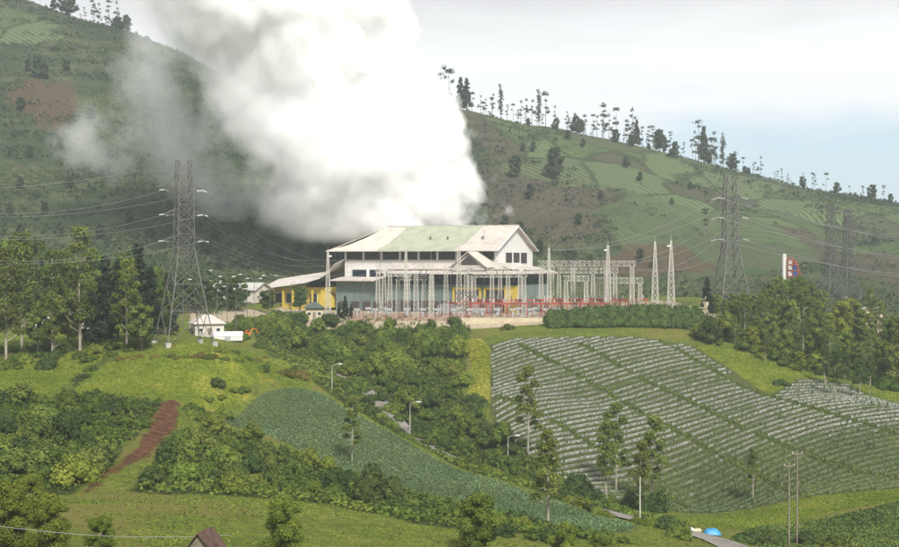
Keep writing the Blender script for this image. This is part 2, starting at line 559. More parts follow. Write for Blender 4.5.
# ------------------------------------------------------------------ steam
def steam_material(name, D0, table, ky, dens, noise_scale, amp, gain, thin=0.0, low=6.0, puff=0.0, core=False):
    """a rising body of steam round a leaning axis: table rows are (v, centre u, half width in photograph pixels) at distance D0"""
    m = bpy.data.materials.new(name)
    m.use_nodes = True
    nt = m.node_tree
    nt.nodes.clear()
    out = node(nt, "ShaderNodeOutputMaterial")
    pv = node(nt, "ShaderNodeVolumePrincipled")
    pv.inputs["Color"].default_value = (.998, .998, .998, 1)
    pv.inputs["Anisotropy"].default_value = -0.3
    tc = node(nt, "ShaderNodeTexCoord")
    sp = node(nt, "ShaderNodeSeparateXYZ")
    nt.links.new(tc.outputs["Object"], sp.inputs[0])
    rows = sorted([(P(0, v, D0).z, (u - 449.5) / F * D0, r / F * D0) for v, u, r in table])
    z0, z1 = rows[0][0], rows[-1][0]
    h = mth(nt, "DIVIDE", mth(nt, "SUBTRACT", sp.outputs[2], z0), z1 - z0, clamp=True)

    def curve(k, lo, hi):
        fc = node(nt, "ShaderNodeFloatCurve")
        cm = fc.mapping
        c = cm.curves[0]
        while len(c.points) < len(rows):
            c.points.new(.5, .5)
        for p, r in zip(c.points, rows):
            p.location = ((r[0] - z0) / (z1 - z0), (r[k] - lo) / (hi - lo))
        cm.update()
        nt.links.new(h, fc.inputs["Value"])
        return mth(nt, "MULTIPLY_ADD", fc.outputs[0], hi - lo, lo)
    lo, hi = min(r[1] for r in rows) - 1, max(r[1] for r in rows) + 1
    cx = curve(1, lo, hi)
    rx = curve(2, 0, max(r[2] for r in rows) + 1)
    # billows: warp the point before measuring its distance from the axis
    nv = node(nt, "ShaderNodeTexNoise")
    nv.inputs["Scale"].default_value = noise_scale
    nv.inputs["Detail"].default_value = 7
    nv.inputs["Roughness"].default_value = .62
    nt.links.new(tc.outputs["Object"], nv.inputs["Vector"])
    n2 = noise(nt, noise_scale * .38, 2, .5, tc.outputs["Object"])
    dx = mth(nt, "DIVIDE", mth(nt, "SUBTRACT", sp.outputs[0], cx), rx)
    dy = mth(nt, "DIVIDE", mth(nt, "SUBTRACT", sp.outputs[1], D0), mth(nt, "MULTIPLY", rx, ky))
    r2 = mth(nt, "SQRT", mth(nt, "ADD", mth(nt, "MULTIPLY", dx, dx), mth(nt, "MULTIPLY", dy, dy)))
    s = mth(nt, "SUBTRACT", 1.0 - thin, r2)
    s = mth(nt, "ADD", s, mth(nt, "MULTIPLY", mth(nt, "SUBTRACT", nv.outputs[0], .5), amp))
    s = mth(nt, "ADD", s, mth(nt, "MULTIPLY", mth(nt, "SUBTRACT", n2, .5), amp * .7))
    if puff:
        for sc_, a_ in ((noise_scale * 1.25, puff), (noise_scale * 2.9, puff * .75), (noise_scale * 6.2, puff * .32)):
            vo_ = node(nt, "ShaderNodeTexVoronoi")
            vo_.inputs["Scale"].default_value = sc_
            wv = node(nt, "ShaderNodeVectorMath", operation="MULTIPLY_ADD")
            nt.links.new(nv.outputs["Color"], wv.inputs[0])
            wv.inputs[1].default_value = (9, 9, 9)
            nt.links.new(tc.outputs["Object"], wv.inputs[2])
            nt.links.new(wv.outputs[0], vo_.inputs["Vector"])
            s = mth(nt, "ADD", s, mth(nt, "MULTIPLY", mth(nt, "SUBTRACT", .48, vo_.outputs["Distance"]), a_))
    s = mth(nt, "MULTIPLY", s, gain, clamp=True)
    if core:                                   # the windward side is dense, the lee side thins out
        s = mth(nt, "MULTIPLY", s, maprange(nt, mth(nt, "ADD", dx, mth(nt, "MULTIPLY", mth(nt, "SUBTRACT", n2, .5), 1.2)), -1.0, .2, .045, 1.0))
    s = mth(nt, "MULTIPLY", s, maprange(nt, sp.outputs[2], low, low + 7))
    s = mth(nt, "MULTIPLY", s, maprange(nt, sp.outputs[2], z1, z1 - 30))
    nt.links.new(mth(nt, "MULTIPLY", s, dens), pv.inputs["Density"])
    nt.links.new(pv.outputs[0], out.inputs["Volume"])
    return m, rows


def steam_body(name, rows, ky, D0, grow, label):
    n = 36
    rng = np.random.default_rng(5)
    vs, fs = [], []
    zs = np.linspace(rows[0][0], rows[-1][0], 30)
    rz = [r[0] for r in rows]
    for k, z in enumerate(zs):
        cx, rx = np.interp(z, rz, [r[1] for r in rows]), np.interp(z, rz, [r[2] for r in rows])
        for i in range(n):
            t = 2 * math.pi * i / n
            g = grow * (1 + .05 * math.sin(3 * t + k * .5))
            vs.append((cx + rx * g * math.cos(t), D0 + rx * ky * g * math.sin(t), z))
    m = len(zs)
    for k in range(m - 1):
        for i in range(n):
            j = (i + 1) % n
            fs.append((k * n + i, k * n + j, (k + 1) * n + j, (k + 1) * n + i))
    fs.append(tuple(range(n))[::-1])
    fs.append(tuple((m - 1) * n + i for i in range(n)))
    me = bpy.data.meshes.new(name)
    me.from_pydata(vs, [], fs)
    return me


STEAM = [(252, 380, 78), (232, 378, 106), (215, 372, 116), (190, 364, 123), (150, 350, 130), (110, 330, 122), (60, 304, 120), (20, 278, 140), (-40, 240, 160), (-110, 205, 175)]
m_steam, rows = steam_material("steam", 612, STEAM, .56, .24, .036, 1.15, 4.2, puff=.26, core=True)
tag(link("steam_plume", steam_body("steam_plume", rows, .62, 612, 1.22, ""), m_steam), "dense white steam plume billowing up behind the power plant roof", "steam", kind="stuff")
WISP = [(222, 225, 34), (205, 205, 70), (185, 175, 108), (150, 150, 125), (110, 140, 110), (70, 160, 90), (30, 195, 85), (-30, 200, 90)]
m_wisp, rows = steam_material("thin_steam", 690, WISP, .32, .055, .026, 2.8, 1.3, thin=.5, low=0, puff=.4)
tag(link("drifting_steam", steam_body("drifting_steam", rows, .42, 690, 1.15, ""), m_wisp), "thin grey steam drifting over the wooded hillside", "steam", kind="stuff")

m_wisp.cycles.volume_step_rate = 2.0

# ------------------------------------------------------------------ plant materials
def leaf_mat(name, stops, var=.25, trans=.25, rough=.75):
    m, nt, b = new_mat(name, rough, .15)
    t = attr(nt, "tone")
    col = ramp(nt, t, stops)
    oi = node(nt, "ShaderNodeObjectInfo")
    hs = node(nt, "ShaderNodeHueSaturation")
    nt.links.new(mth(nt, "MULTIPLY_ADD", oi.outputs["Random"], .032, .492), hs.inputs["Hue"])
    sc = mth(nt, "FRACT", mth(nt, "MULTIPLY", oi.outputs["Random"], 17.3))
    nt.links.new(mth(nt, "MULTIPLY_ADD", sc, var * 2, 1 - var), hs.inputs["Value"])
    nt.links.new(col, hs.inputs["Color"])
    nt.links.new(hs.outputs[0], b.inputs["Base Color"])
    if trans:
        tr = node(nt, "ShaderNodeBsdfTranslucent")
        nt.links.new(hs.outputs[0], tr.inputs[0])
        mx = node(nt, "ShaderNodeMixShader")
        mx.inputs[0].default_value = trans
        nt.links.new(b.outputs[0], mx.inputs[1])
        nt.links.new(tr.outputs[0], mx.inputs[2])
        nt.links.new(mx.outputs[0], nt.nodes["Material Output"].inputs["Surface"])
    return m


L_SHRUB = leaf_mat("shrub_leaves", [(0, (.050, .082, .014)), (.5, (.116, .160, .024)), (1, (.235, .262, .044))], .30)
L_LIGHT = leaf_mat("light_leaves", [(0, (.075, .105, .014)), (.5, (.150, .185, .024)), (1, (.260, .265, .045))], .2)
L_DARK = leaf_mat("dark_leaves", [(0, (.030, .052, .014)), (.5, (.062, .094, .022)), (1, (.125, .152, .036))], .2)
L_EUCA = leaf_mat("gum_leaves", [(0, (.060, .084, .018)), (.5, (.128, .158, .030)), (1, (.225, .245, .055))], .22)
L_CONIFER = leaf_mat("conifer_leaves", [(0, (.010, .020, .012)), (.5, (.018, .032, .018)), (1, (.036, .052, .026))], .2, .1)
L_FAR = leaf_mat("hill_leaves", [(0, (.022, .038, .016)), (.5, (.044, .064, .026)), (1, (.088, .102, .038))], .3)
L_YEL = leaf_mat("yellow_grass", [(0, (.18, .19, .02)), (.5, (.25, .25, .03)), (1, (.36, .31, .07))], .2)
L_GRASS = leaf_mat("grass_blades", [(0, (.115, .155, .018)), (.5, (.18, .228, .026)), (1, (.27, .290, .045))], .12)
L_CROP = leaf_mat("crop_leaves", [(0, (.065, .115, .045)), (.5, (.125, .190, .080)), (1, (.205, .270, .130))], .1)
L_ROWCROP = leaf_mat("row_leaves", [(0, (.055, .090, .020)), (.5, (.105, .145, .032)), (1, (.18, .205, .05))], .1)
L_REDTIP = leaf_mat("ochre_leaves", [(0, (.08, .075, .015)), (.5, (.16, .13, .03)), (1, (.26, .20, .05))], .2)
m_bark, nt, b = new_mat("bark", .9, .1)
tcb = node(nt, "ShaderNodeTexCoord")
nt.links.new(ramp(nt, noise(nt, 1.5, 4, .6, tcb.outputs["Object"]), [(.3, (.10, .08, .06)), (.7, (.26, .22, .17))]), b.inputs["Base Color"])
m_bark_pale, nt, b = new_mat("pale_bark", .9, .1)
tcb = node(nt, "ShaderNodeTexCoord")
nt.links.new(ramp(nt, noise(nt, 1.5, 4, .6, tcb.outputs["Object"]), [(.3, (.22, .19, .15)), (.7, (.45, .41, .34))]), b.inputs["Base Color"])


# ------------------------------------------------------------------ plant meshes
def unit(v):
    return v / np.maximum(np.linalg.norm(v, axis=-1, keepdims=True), 1e-9)


def cards(pos, nrm, size, rng, tone, aspect=1.0, jit=.6):
    """one bent quad of leaves per position"""
    n = len(pos)
    nn = unit(nrm + rng.normal(0, jit, (n, 3)))
    t = unit(np.cross(nn, rng.normal(0, 1, (n, 3))))
    b = np.cross(nn, t)
    s = np.broadcast_to(size, (n,)) * rng.uniform(.65, 1.35, n)
    su, sv = (s * aspect)[:, None], s[:, None]
    k = rng.uniform(.6, 1.15, (n, 4, 1))
    v = np.stack([pos - t * su * k[:, 0], pos - b * sv * k[:, 1], pos + t * su * k[:, 2], pos + b * sv * k[:, 3]], 1) * .5 + pos[:, None] * .5
    v = pos[:, None] + (v - pos[:, None])
    v[:, 1] += nn * (s * .12)[:, None]
    f = np.arange(4 * n).reshape(n, 4)
    return v.reshape(-1, 3), f, tone


class Leaves:
    def __init__(self):
        self.v, self.f, self.t, self.o = [], [], [], 0

    def add(self, vft):
        v, f, t = vft
        self.v.append(v)
        self.f.append(f + self.o)
        self.t.append(np.broadcast_to(t, (len(f),)))
        self.o += len(v)

    def mesh(self, name):
        me = mesh_np(name, np.concatenate(self.v), np.concatenate(self.f))
        fattr(me, "tone", np.concatenate(self.t), "FACE")
        return me


_ICO = None


def ico():
    global _ICO
    if _ICO is None:
        import bmesh
        bm = bmesh.new()
        bmesh.ops.create_uvsphere(bm, u_segments=10, v_segments=6, radius=1)
        v = np.array([q.co[:] for q in bm.verts])
        f = []
        for q in bm.faces:
            ids = [p.index for p in q.verts]
            f.append(ids if len(ids) == 4 else [ids[0], ids[1], ids[2], ids[2]])
        bm.free()
        f4 = np.array([x for x in f if len(set(x)) == 4])
        _ICO = (v, f4)
    return _ICO


def foliage(lobes, n, size, rng, core=0.0, fill=(.7, 1.06), up=.25, tone_mid=.5, aspect=1.0):
    """leaf cards over a set of lobes (x, y, z, rx, rz)"""
    L = Leaves()
    lob = np.array(lobes, float)
    area = lob[:, 3] ** 2
    cnt = np.maximum(4, (n * area / area.sum()).astype(int))
    for (x, y, z, rx, rz), c in zip(lob, cnt):
        d = unit(rng.normal(0, 1, (c, 3)))
        d[:, 2] = np.where(d[:, 2] < -.55, -d[:, 2], d[:, 2])
        rad = rng.uniform(fill[0], fill[1], (c, 1)) * (1 + .16 * np.sin(d[:, :1] * 5 + x) * np.cos(d[:, 1:2] * 4 + y))
        p = d * rad * np.array([rx, rx, rz]) + np.array([x, y, z])
        nr = d.copy()
        nr[:, 2] += up
        lt = rng.uniform(-.22, .22)
        L.add(cards(p, nr, size, rng, np.clip(tone_mid + lt + rng.normal(0, .10, c), 0, 1), aspect))
        if core:
            v, f = ico()
            k = 1 + rng.normal(0, .06, (len(v), 1))
            L.add((v * k * core * np.array([rx, rx, rz]) + np.array([x, y, z]), f, np.clip(tone_mid + lt * .6, 0, 1)))
    return L


class MB:
    """collects solid pieces into one mesh"""
    def __init__(self):
        self.v, self.f = [], []

    def box(self, lo, hi):
        o = len(self.v)
        x0, y0, z0 = lo
        x1, y1, z1 = hi
        self.v += [(x0, y0, z0), (x1, y0, z0), (x1, y1, z0), (x0, y1, z0), (x0, y0, z1), (x1, y0, z1), (x1, y1, z1), (x0, y1, z1)]
        self.f += [tuple(o + i for i in q) for q in ((0, 3, 2, 1), (4, 5, 6, 7), (0, 1, 5, 4), (1, 2, 6, 5), (2, 3, 7, 6), (3, 0, 4, 7))]
        return self

    def bar(self, p, q, w, w2=None, n=4):
        p, q = Vector(p), Vector(q)
        d = (q - p)
        if d.length < 1e-6:
            return self
        d.normalize()
        a = d.cross(Vector((0, 0, 1)) if abs(d.z) < .95 else Vector((1, 0, 0))).normalized()
        b = d.cross(a)
        o = len(self.v)
        w2 = w if w2 is None else w2
        for c, r in ((p, w), (q, w2)):
            for i in range(n):
                t = 2 * math.pi * (i + .5) / n
                self.v.append(tuple(c + (a * math.cos(t) + b * math.sin(t)) * r * .5))
        for i in range(n):
            j = (i + 1) % n
            self.f.append((o + i, o + j, o + n + j, o + n + i))
        self.f.append(tuple(o + i for i in range(n))[::-1])
        self.f.append(tuple(o + n + i for i in range(n)))
        return self

    def path(self, ps, ws, n=6):
        """tube along points with a radius per point"""
        ps = [Vector(p) for p in ps]
        if not isinstance(ws, (list, tuple)):
            ws = [ws] * len(ps)
        o = len(self.v)
        for k, p in enumerate(ps):
            d = (ps[min(k + 1, len(ps) - 1)] - ps[max(k - 1, 0)]).normalized()
            a = d.cross(Vector((0, 0, 1)) if abs(d.z) < .9 else Vector((1, 0, 0))).normalized()
            b = d.cross(a)
            for i in range(n):
                t = 2 * math.pi * i / n
                self.v.append(tuple(p + (a * math.cos(t) + b * math.sin(t)) * ws[k]))
        for k in range(len(ps) - 1):
            for i in range(n):
                j = (i + 1) % n
                self.f.append((o + k * n + i, o + k * n + j, o + (k + 1) * n + j, o + (k + 1) * n + i))
        self.f.append(tuple(o + i for i in range(n))[::-1])
        self.f.append(tuple(o + (len(ps) - 1) * n + i for i in range(n)))
        return self

    def lathe(self, c, prof, n=12):
        """rings (radius, z) round the vertical through c"""
        o = len(self.v)
        for r, z in prof:
            for i in range(n):
                t = 2 * math.pi * i / n
                self.v.append((c[0] + r * math.cos(t), c[1] + r * math.sin(t), c[2] + z))
        for k in range(len(prof) - 1):
            for i in range(n):
                j = (i + 1) % n
                self.f.append((o + k * n + i, o + k * n + j, o + (k + 1) * n + j, o + (k + 1) * n + i))
        self.f.append(tuple(o + i for i in range(n))[::-1])
        self.f.append(tuple(o + (len(prof) - 1) * n + i for i in range(n)))
        return self

    def slab(self, pts, t):
        """a sheet through four or more points given thickness t downwards"""
        o, n = len(self.v), len(pts)
        self.v += [tuple(p) for p in pts] + [(p[0], p[1], p[2] - t) for p in pts]
        self.f.append(tuple(o + i for i in range(n)))
        self.f.append(tuple(o + n + i for i in range(n))[::-1])
        for i in range(n):
            j = (i + 1) % n
            self.f.append((o + i, o + n + i, o + n + j, o + j))
        return self

    def mesh(self, name, sm=False):
        me = bpy.data.meshes.new(name)
        me.from_pydata(self.v, [], self.f)
        import bmesh
        bm = bmesh.new()
        bm.from_mesh(me)
        bmesh.ops.recalc_face_normals(bm, faces=bm.faces)
        bm.to_mesh(me)
        bm.free()
        if sm:
            for p in me.polygons:
                p.use_smooth = True
        return me

    def build(self, name, mat, parent=None, sm=False, **kw):
        return link(name, self.mesh(name, sm), mat, parent, **kw)


def rr(a, b):
    return random.uniform(a, b)


def trunk_mesh(h, r, limbs, lean=.03, pale=False):
    m = MB()
    lx, ly = rr(-lean, lean) * h, rr(-lean, lean) * h
    path = [(lx * t * t + rr(-.1, .1), ly * t * t, h * t - (.5 if t == 0 else 0)) for t in (0, .2, .4, .6, .8, 1)]
    m.path(path, [r * (1 - .8 * t) for t in (0, .2, .4, .6, .8, 1)], 6)
    for (x, y, z, *_) in limbs:
        t = max(.1, min(.95, (z - 1.2 * math.hypot(x, y) * .6) / h))
        b = Vector((lx * t * t, ly * t * t, h * t))
        e = Vector((x, y, z))
        mid = b.lerp(e, .5) + Vector((0, 0, -.06 * (e - b).length))
        m.path([b, mid, e], [r * .45, r * .34, r * .16], 4)
    return m.mesh("trunk")


def proto_euca(seed, h=20, sp=3.7, n=3900, leaf=.42, low=.24, nl=23):
    random.seed(seed)
    rng = np.random.default_rng(seed)
    lobes = []
    for k in range(nl):
        t = low + (1 - low) * (k + rr(0, 1)) / nl
        rad = sp * (1 - .75 * max(0, (t - .55) / .45) ** 1.5) * rr(.25, 1)
        a = k * 2.4 + rr(-.5, .5)
        r = rr(.085, .13) * h * (.75 if t > .9 else .8) * .8
        lobes.append((rad * math.cos(a), rad * math.sin(a), h * t, r, r * rr(.7, 1.0)))
    tr = trunk_mesh(h * .97, h * .013, lobes)
    return [("trunk", tr, m_bark_pale), ("crown", foliage(lobes, n, leaf, rng, 0, (.35, 1.1)).mesh("crown"), L_EUCA)]


def proto_dense(seed, h=12, w=4.2, n=2200, leaf=.5, mat=None, low=.3, core=.78):
    """a tree with a closed rounded crown of lobes"""
    random.seed(seed)
    rng = np.random.default_rng(seed)
    lobes = []
    for k in range(16):
        t = low + (1 - low) * (k + rr(0, 1)) / 16
        q = (t - low) / (1 - low)
        rad = w * math.sqrt(max(0, 1 - (1.7 * q - .7) ** 2)) * rr(.25, .72) if q > .1 else w * rr(.2, .5)
        a = k * 2.4 + rr(-.4, .4)
        r = w * rr(.30, .46) * (1 - .35 * q)
        lobes.append((rad * math.cos(a), rad * math.sin(a), min(h * t, h - r * .8), r, r * rr(.75, 1.05)))
    tr = trunk_mesh(h * .8, h * .02, lobes[:9])
    return [("trunk", tr, m_bark), ("crown", foliage(lobes, n, leaf, rng, core, (.75, 1.12)).mesh("crown"), mat or L_SHRUB)]


def proto_conifer(seed, h=18, w=3.6, n=2200, leaf=.6):
    random.seed(seed)
    rng = np.random.default_rng(seed)
    lobes = []
    for k in range(22):
        q = (k + rr(0, 1)) / 22
        rad = w * (1 - q) ** .8 * rr(.35, .8)
        a = k * 2.4
        r = w * (.22 + .25 * (1 - q)) * rr(.8, 1.15)
        lobes.append((rad * math.cos(a), rad * math.sin(a), h * (.1 + .86 * q), r, r * rr(.8, 1.2)))
    tr = trunk_mesh(h * .9, h * .016, [])
    return [("trunk", tr, m_bark), ("crown", foliage(lobes, n, leaf, rng, .7, (.7, 1.15)).mesh("crown"), L_CONIFER)]


def proto_column(seed, h=26, w=2.0, n=320, leaf=1.1):
    random.seed(seed)
    rng = np.random.default_rng(seed)
    lobes = [(rr(-.5, .5), rr(-.5, .5), h * (.18 + .8 * k / 11), w * rr(.6, 1.05) * (.6 if k > 9 else 1), 1.6) for k in range(12)]
    return [("trunk", trunk_mesh(h, .3, []), m_bark), ("crown", foliage(lobes, n, leaf, rng, .45, (.5, 1.2)).mesh("crown"), L_FAR)]


def proto_tuft(seed, h=20, n=230, leaf=.95, nt_=5):
    """slender ridge tree: bare stem, small separate clumps"""
    random.seed(seed)
    rng = np.random.default_rng(seed)
    lobes = [(rr(-.5, .5), rr(-.5, .5), h * .98, rr(1.0, 2.4), rr(.9, 1.9))]
    for k in range(nt_):
        t = rr(.38, .9)
        rad = rr(.7, 3.0) * (1.15 - t)
        a = rr(0, 6.28)
        lobes.append((rad * math.cos(a) * 1.6, rad * math.sin(a) * 1.6, h * t, rr(.9, 1.9), rr(.8, 1.3)))
    return [("trunk", trunk_mesh(h * .98, .24, lobes[1:]), m_bark), ("crown", foliage(lobes, n, leaf, rng, .35, (.2, 1.25)).mesh("crown"), L_FAR)]


def proto_shrub(seed, w=2.6, h=2.6, n=1300, leaf=.34, mat=None, core=.8, nl=9):
    random.seed(seed)
    rng = np.random.default_rng(seed)
    lobes = []
    for k in range(nl):
        a = k * 2.4 + rr(-.4, .4)
        q = (k + .5) / nl
        rad = w * math.sqrt(q) * .72
        r = w * rr(.34, .52)
        z = h * (1 - .62 * q) - r * .75
        lobes.append((rad * math.cos(a), rad * math.sin(a), max(r * .4, z), r, r * rr(.75, 1.05)))
    return [(None, foliage(lobes, n, leaf, rng, core, (.78, 1.15), .35).mesh("shrub"), mat or L_SHRUB)]


def plant(kind, proto, loc, label, cat, group, scale=1.0, rz=None, tall=1.0, mat=None):
    """one plant: an Empty with trunk and crown, or a single mesh for a shrub"""
    rz = rr(0, 6.28) if rz is None else rz
    if proto[0][0] is None:
        o = bpy.data.objects.new(kind, proto[0][1])
        COL.objects.link(o)
        if not o.data.materials:
            o.data.materials.append(proto[0][2])
        if mat is not None:
            o.material_slots[0].link = "OBJECT"
            o.material_slots[0].material = mat
        o.location, o.rotation_euler = loc, (0, 0, rz)
        tag(o, label, cat, group)
    else:
        o = empty(kind, loc, label, cat, group, rz)
        for nm, me, mt in proto:
            c = bpy.data.objects.new(nm, me)
            COL.objects.link(c)
            if not me.materials:
                me.materials.append(mt)
            if mat is not None and nm == "crown":
                c.material_slots[0].link = "OBJECT"
                c.material_slots[0].material = mat
            c.parent = o
    o.scale = (scale, scale, scale * tall)
    return o


EUCA = [proto_euca(s) for s in (11, 12, 13, 14)]
EUCA_THIN = [proto_euca(s, 18, 2.9, 4200, .40, .3, 15) for s in (21, 22, 23)]
DENSE = [proto_dense(s) for s in (31, 32, 33, 34)]
CONIFER = [proto_conifer(s) for s in (41, 42, 43)]
COLUMN = [proto_column(s) for s in (51, 52)]
TUFT = [proto_tuft(s, 20, 260, .85, k) for s, k in ((61, 3), (62, 5), (63, 2), (64, 8), (65, 4), (66, 6), (67, 9), (68, 3), (69, 7))]
ROUND_FAR = [proto_dense(s, 13, 5.5, 420, 1.25, L_FAR, .2, .75) for s in (71, 72, 73)]
SHRUB = [proto_shrub(s) for s in (81, 82, 83, 84, 85)]
SHRUB_TALL = [proto_shrub(s, 2.2, 4.2, 1400, .34, None, .78, 12) for s in (91, 92, 93)]
FOREG = [proto_dense(s, 9, 4.1, 8500, .28, L_LIGHT, .10, .74) for s in (101, 102, 103)]

# ------------------------------------------------------------------ trees and shrubs, each where it stands
def stand(u, v, dmin=0):
    return hit(u, v, dmin)


def tree_px(kind, protos, u, v, hpx, label, cat="tree", group=None, dmin=0, base_h=20.0, D=None, tall=1.0, mat=None, idx=None):
    """tree whose foot is on the ground at photograph column u and whose height fits the photo"""
    p = ground(u, D) if D else hit(u, v, dmin)
    if p is None:
        return None
    s = hpx / F * p.y / (base_h * tall)
    pr = protos[idx if idx is not None else random.randrange(len(protos))]
    return plant(kind, pr, p - Vector((0, 0, .15)), label, cat, group, s, None, tall, mat)


random.seed(99)
# --- ridge trees (u, foot v handled by the crest, height in px, type)
RIDGE = [
 # left crest
 (22,9,'t'),(34,10,'t'),(45,12,'t'),(55,12,'r'),(66,16,'r'),(73,18,'r'),(86,12,'t'),(97,18,'t'),(101,19,'t'),(110,12,'t'),(118,15,'t'),(124,16,'r'),(129,14,'t'),
 # right crest
 (437,24,'t'),(441,32,'t'),(444,38,'t'),(449,34,'t'),(460,30,'d'),(466,30,'d'),(472,18,'t'),(479,16,'t'),(486,14,'t'),(493,17,'t'),(500,31,'c'),(507,14,'t'),(512,16,'t'),
 (517,12,'t'),(522,20,'t'),(527,23,'t'),(538,32,'c'),(546,30,'t'),(553,12,'t'),(566,17,'t'),(574,16,'r'),(580,14,'r'),(585,18,'t'),(592,20,'t'),(597,19,'t'),
 (603,30,'t'),(609,22,'t'),(615,29,'t'),(624,22,'t'),(632,32,'t'),(635,24,'d'),(642,18,'t'),(648,20,'t'),(654,16,'t'),(660,20,'r'),(668,20,'t'),(675,13,'r'),(683,14,'t'),
 (692,22,'t'),(699,36,'t'),(704,34,'d'),(709,24,'t'),(715,30,'t'),(722,32,'c'),(733,16,'r'),(741,14,'t'),(750,10,'t'),(756,12,'t'),(762,18,'t'),(772,8,'t'),(790,10,'t'),
 (805,13,'t'),(812,15,'t'),(816,14,'t'),(825,17,'t'),(835,11,'r'),(850,9,'t'),(862,10,'t'),(872,14,'r'),(882,15,'t'),(893,9,'r'),
]


def crest(u):
    a, _ = ray(u, 260)
    D = np.arange(780, 1250, 4.0)
    z = height(a * D, D)
    k = int(np.argmax(z / D))
    return Vector((a * D[k], D[k], float(z[k])))


names = {"t": ("ridge_tree", TUFT, 20.), "r": ("round_tree", ROUND_FAR, 13.), "d": ("ridge_conifer", CONIFER, 18.), "c": ("column_tree", COLUMN, 26.)}
ridge_lab = {"t": "slender bare-stemmed tree with small crown tufts on the %s", "r": "low bushy tree on the %s", "d": "dark cone-shaped tree on the %s", "c": "tall narrow column tree on the %s"}
for u, hp, t in RIDGE:
    kind, pr, bh = names[t]
    p = crest(u) + Vector((rr(-1, 1), rr(-14, 6), 0))
    p.z = float(height(p.x, p.y)) - .4
    where = "skyline ridge above the steam-covered hill" if u < 200 else ("skyline ridge just right of the steam" if u < 490 else "skyline ridge above the green hill field" if u < 660 else "skyline ridge above the large pylon" if u < 780 else "low end of the skyline ridge")
    o = plant(kind, random.choice(pr), p, ridge_lab[t] % where, "tree", "%s trees on the ridge line" % {"t": "slender", "r": "bushy", "d": "dark", "c": "column"}[t], hp / F * p.y / bh * 1.12)
    if t == "d":
        for c in o.children:
            if c.name.startswith("crown"):
                c.material_slots[0].link = "OBJECT"
                c.material_slots[0].material = L_FAR

# more of the thin fringe: small, crowded, of uneven height
for k in range(64):
    u = random.choice([rr(436, 560), rr(560, 665), rr(560, 720), rr(690, 800), rr(84, 132), rr(780, 895)])
    p = crest(u) + Vector((rr(-2, 2), rr(-40, 10), 0))
    p.z = float(height(p.x, p.y)) - .4
    t = random.choice("tttttrr")
    kind, pr, bh = names[t]
    where = "skyline ridge above the steam-covered hill" if u < 200 else ("skyline ridge just right of the steam" if u < 490 else "skyline ridge above the green hill field" if u < 660 else "skyline ridge above the large pylon" if u < 780 else "low end of the skyline ridge")
    hp = (rr(8, 24) if u < 740 else rr(6, 12)) if t == "t" else rr(6, 13)
    o = plant(kind, random.choice(pr), p, ridge_lab[t] % where, "tree", "%s trees on the ridge line" % {"t": "slender", "r": "bushy"}[t], hp / F * p.y / bh * rr(.9, 1.3), None, rr(.85, 1.2))
    o.rotation_euler.x, o.rotation_euler.y = rr(-.07, .07), rr(-.07, .07)

# --- single trees on the far slopes (u, foot v, height px, type)
SLOPE = [(38,78,22,'r'),(66,72,12,'r'),(28,72,12,'r'),(44,80,16,'r'),(20,112,14,'r'),(197,130,20,'r'),(187,128,14,'r'),(555,178,30,'r'),(568,140,10,'r'),(583,148,9,'r'),(533,152,10,'r'),
 (523,152,8,'r'),(560,170,10,'r'),(626,168,12,'r'),(640,182,10,'r'),(655,158,9,'t'),(690,190,8,'r'),(500,165,30,'t'),(516,178,22,'r'),(548,170,18,'t'),(485,150,26,'t'),(512,205,20,'t'),(530,200,16,'r'),
 (875,243,9,'r'),(822,226,14,'t'),(826,240,18,'t'),(823,214,16,'t'),(705,240,30,'t'),(672,205,7,'r'),(600,200,9,'r'),(578,225,12,'r'),(520,240,18,'r'),(540,255,16,'r'),(505,228,14,'r'),
 (570,268,20,'r'),(590,270,16,'r'),(640,262,14,'r'),(655,268,14,'r'),(120,90,10,'r'),(90,120,12,'r'),(60,150,12,'r'),(30,160,14,'r'),(110,160,12,'r'),(140,175,14,'r'),(20,190,14,'r'),(70,190,12,'r'),
 (230,210,16,'r'),(250,235,18,'r'),(215,240,16,'r'),(300,255,18,'r'),(318,258,22,'r'),(335,260,34,'r'),(345,258,26,'r'),(280,262,16,'r'),(262,255,18,'r'),(235,268,22,'r'),(220,270,18,'r'),(248,270,20,'r'),
 (205,255,18,'r'),(130,225,16,'r'),(100,240,16,'r'),(60,235,14,'r'),(20,240,16,'r'),(150,240,16,'r'),(10,215,12,'r'),(45,215,12,'r'),(170,215,14,'r'),(355,256,22,'r')]
for u, v, hp, t in SLOPE:
    kind, pr, bh = names[t]
    where = ("bare slope below the left crest" if v < 140 else "scrubby hillside behind the near pylon") if u < 260 else "foot of the hill behind the plant's low annex" if u < 400 else ("green field below the ridge" if v < 215 else "hill foot beyond the switchyard")
    lab = ("bushy dark green tree on the " if t == "r" else "slender tree on the ") + where
    tree_px(kind, pr, u, v, hp, lab, "tree", "trees on the " + where, 500, bh)

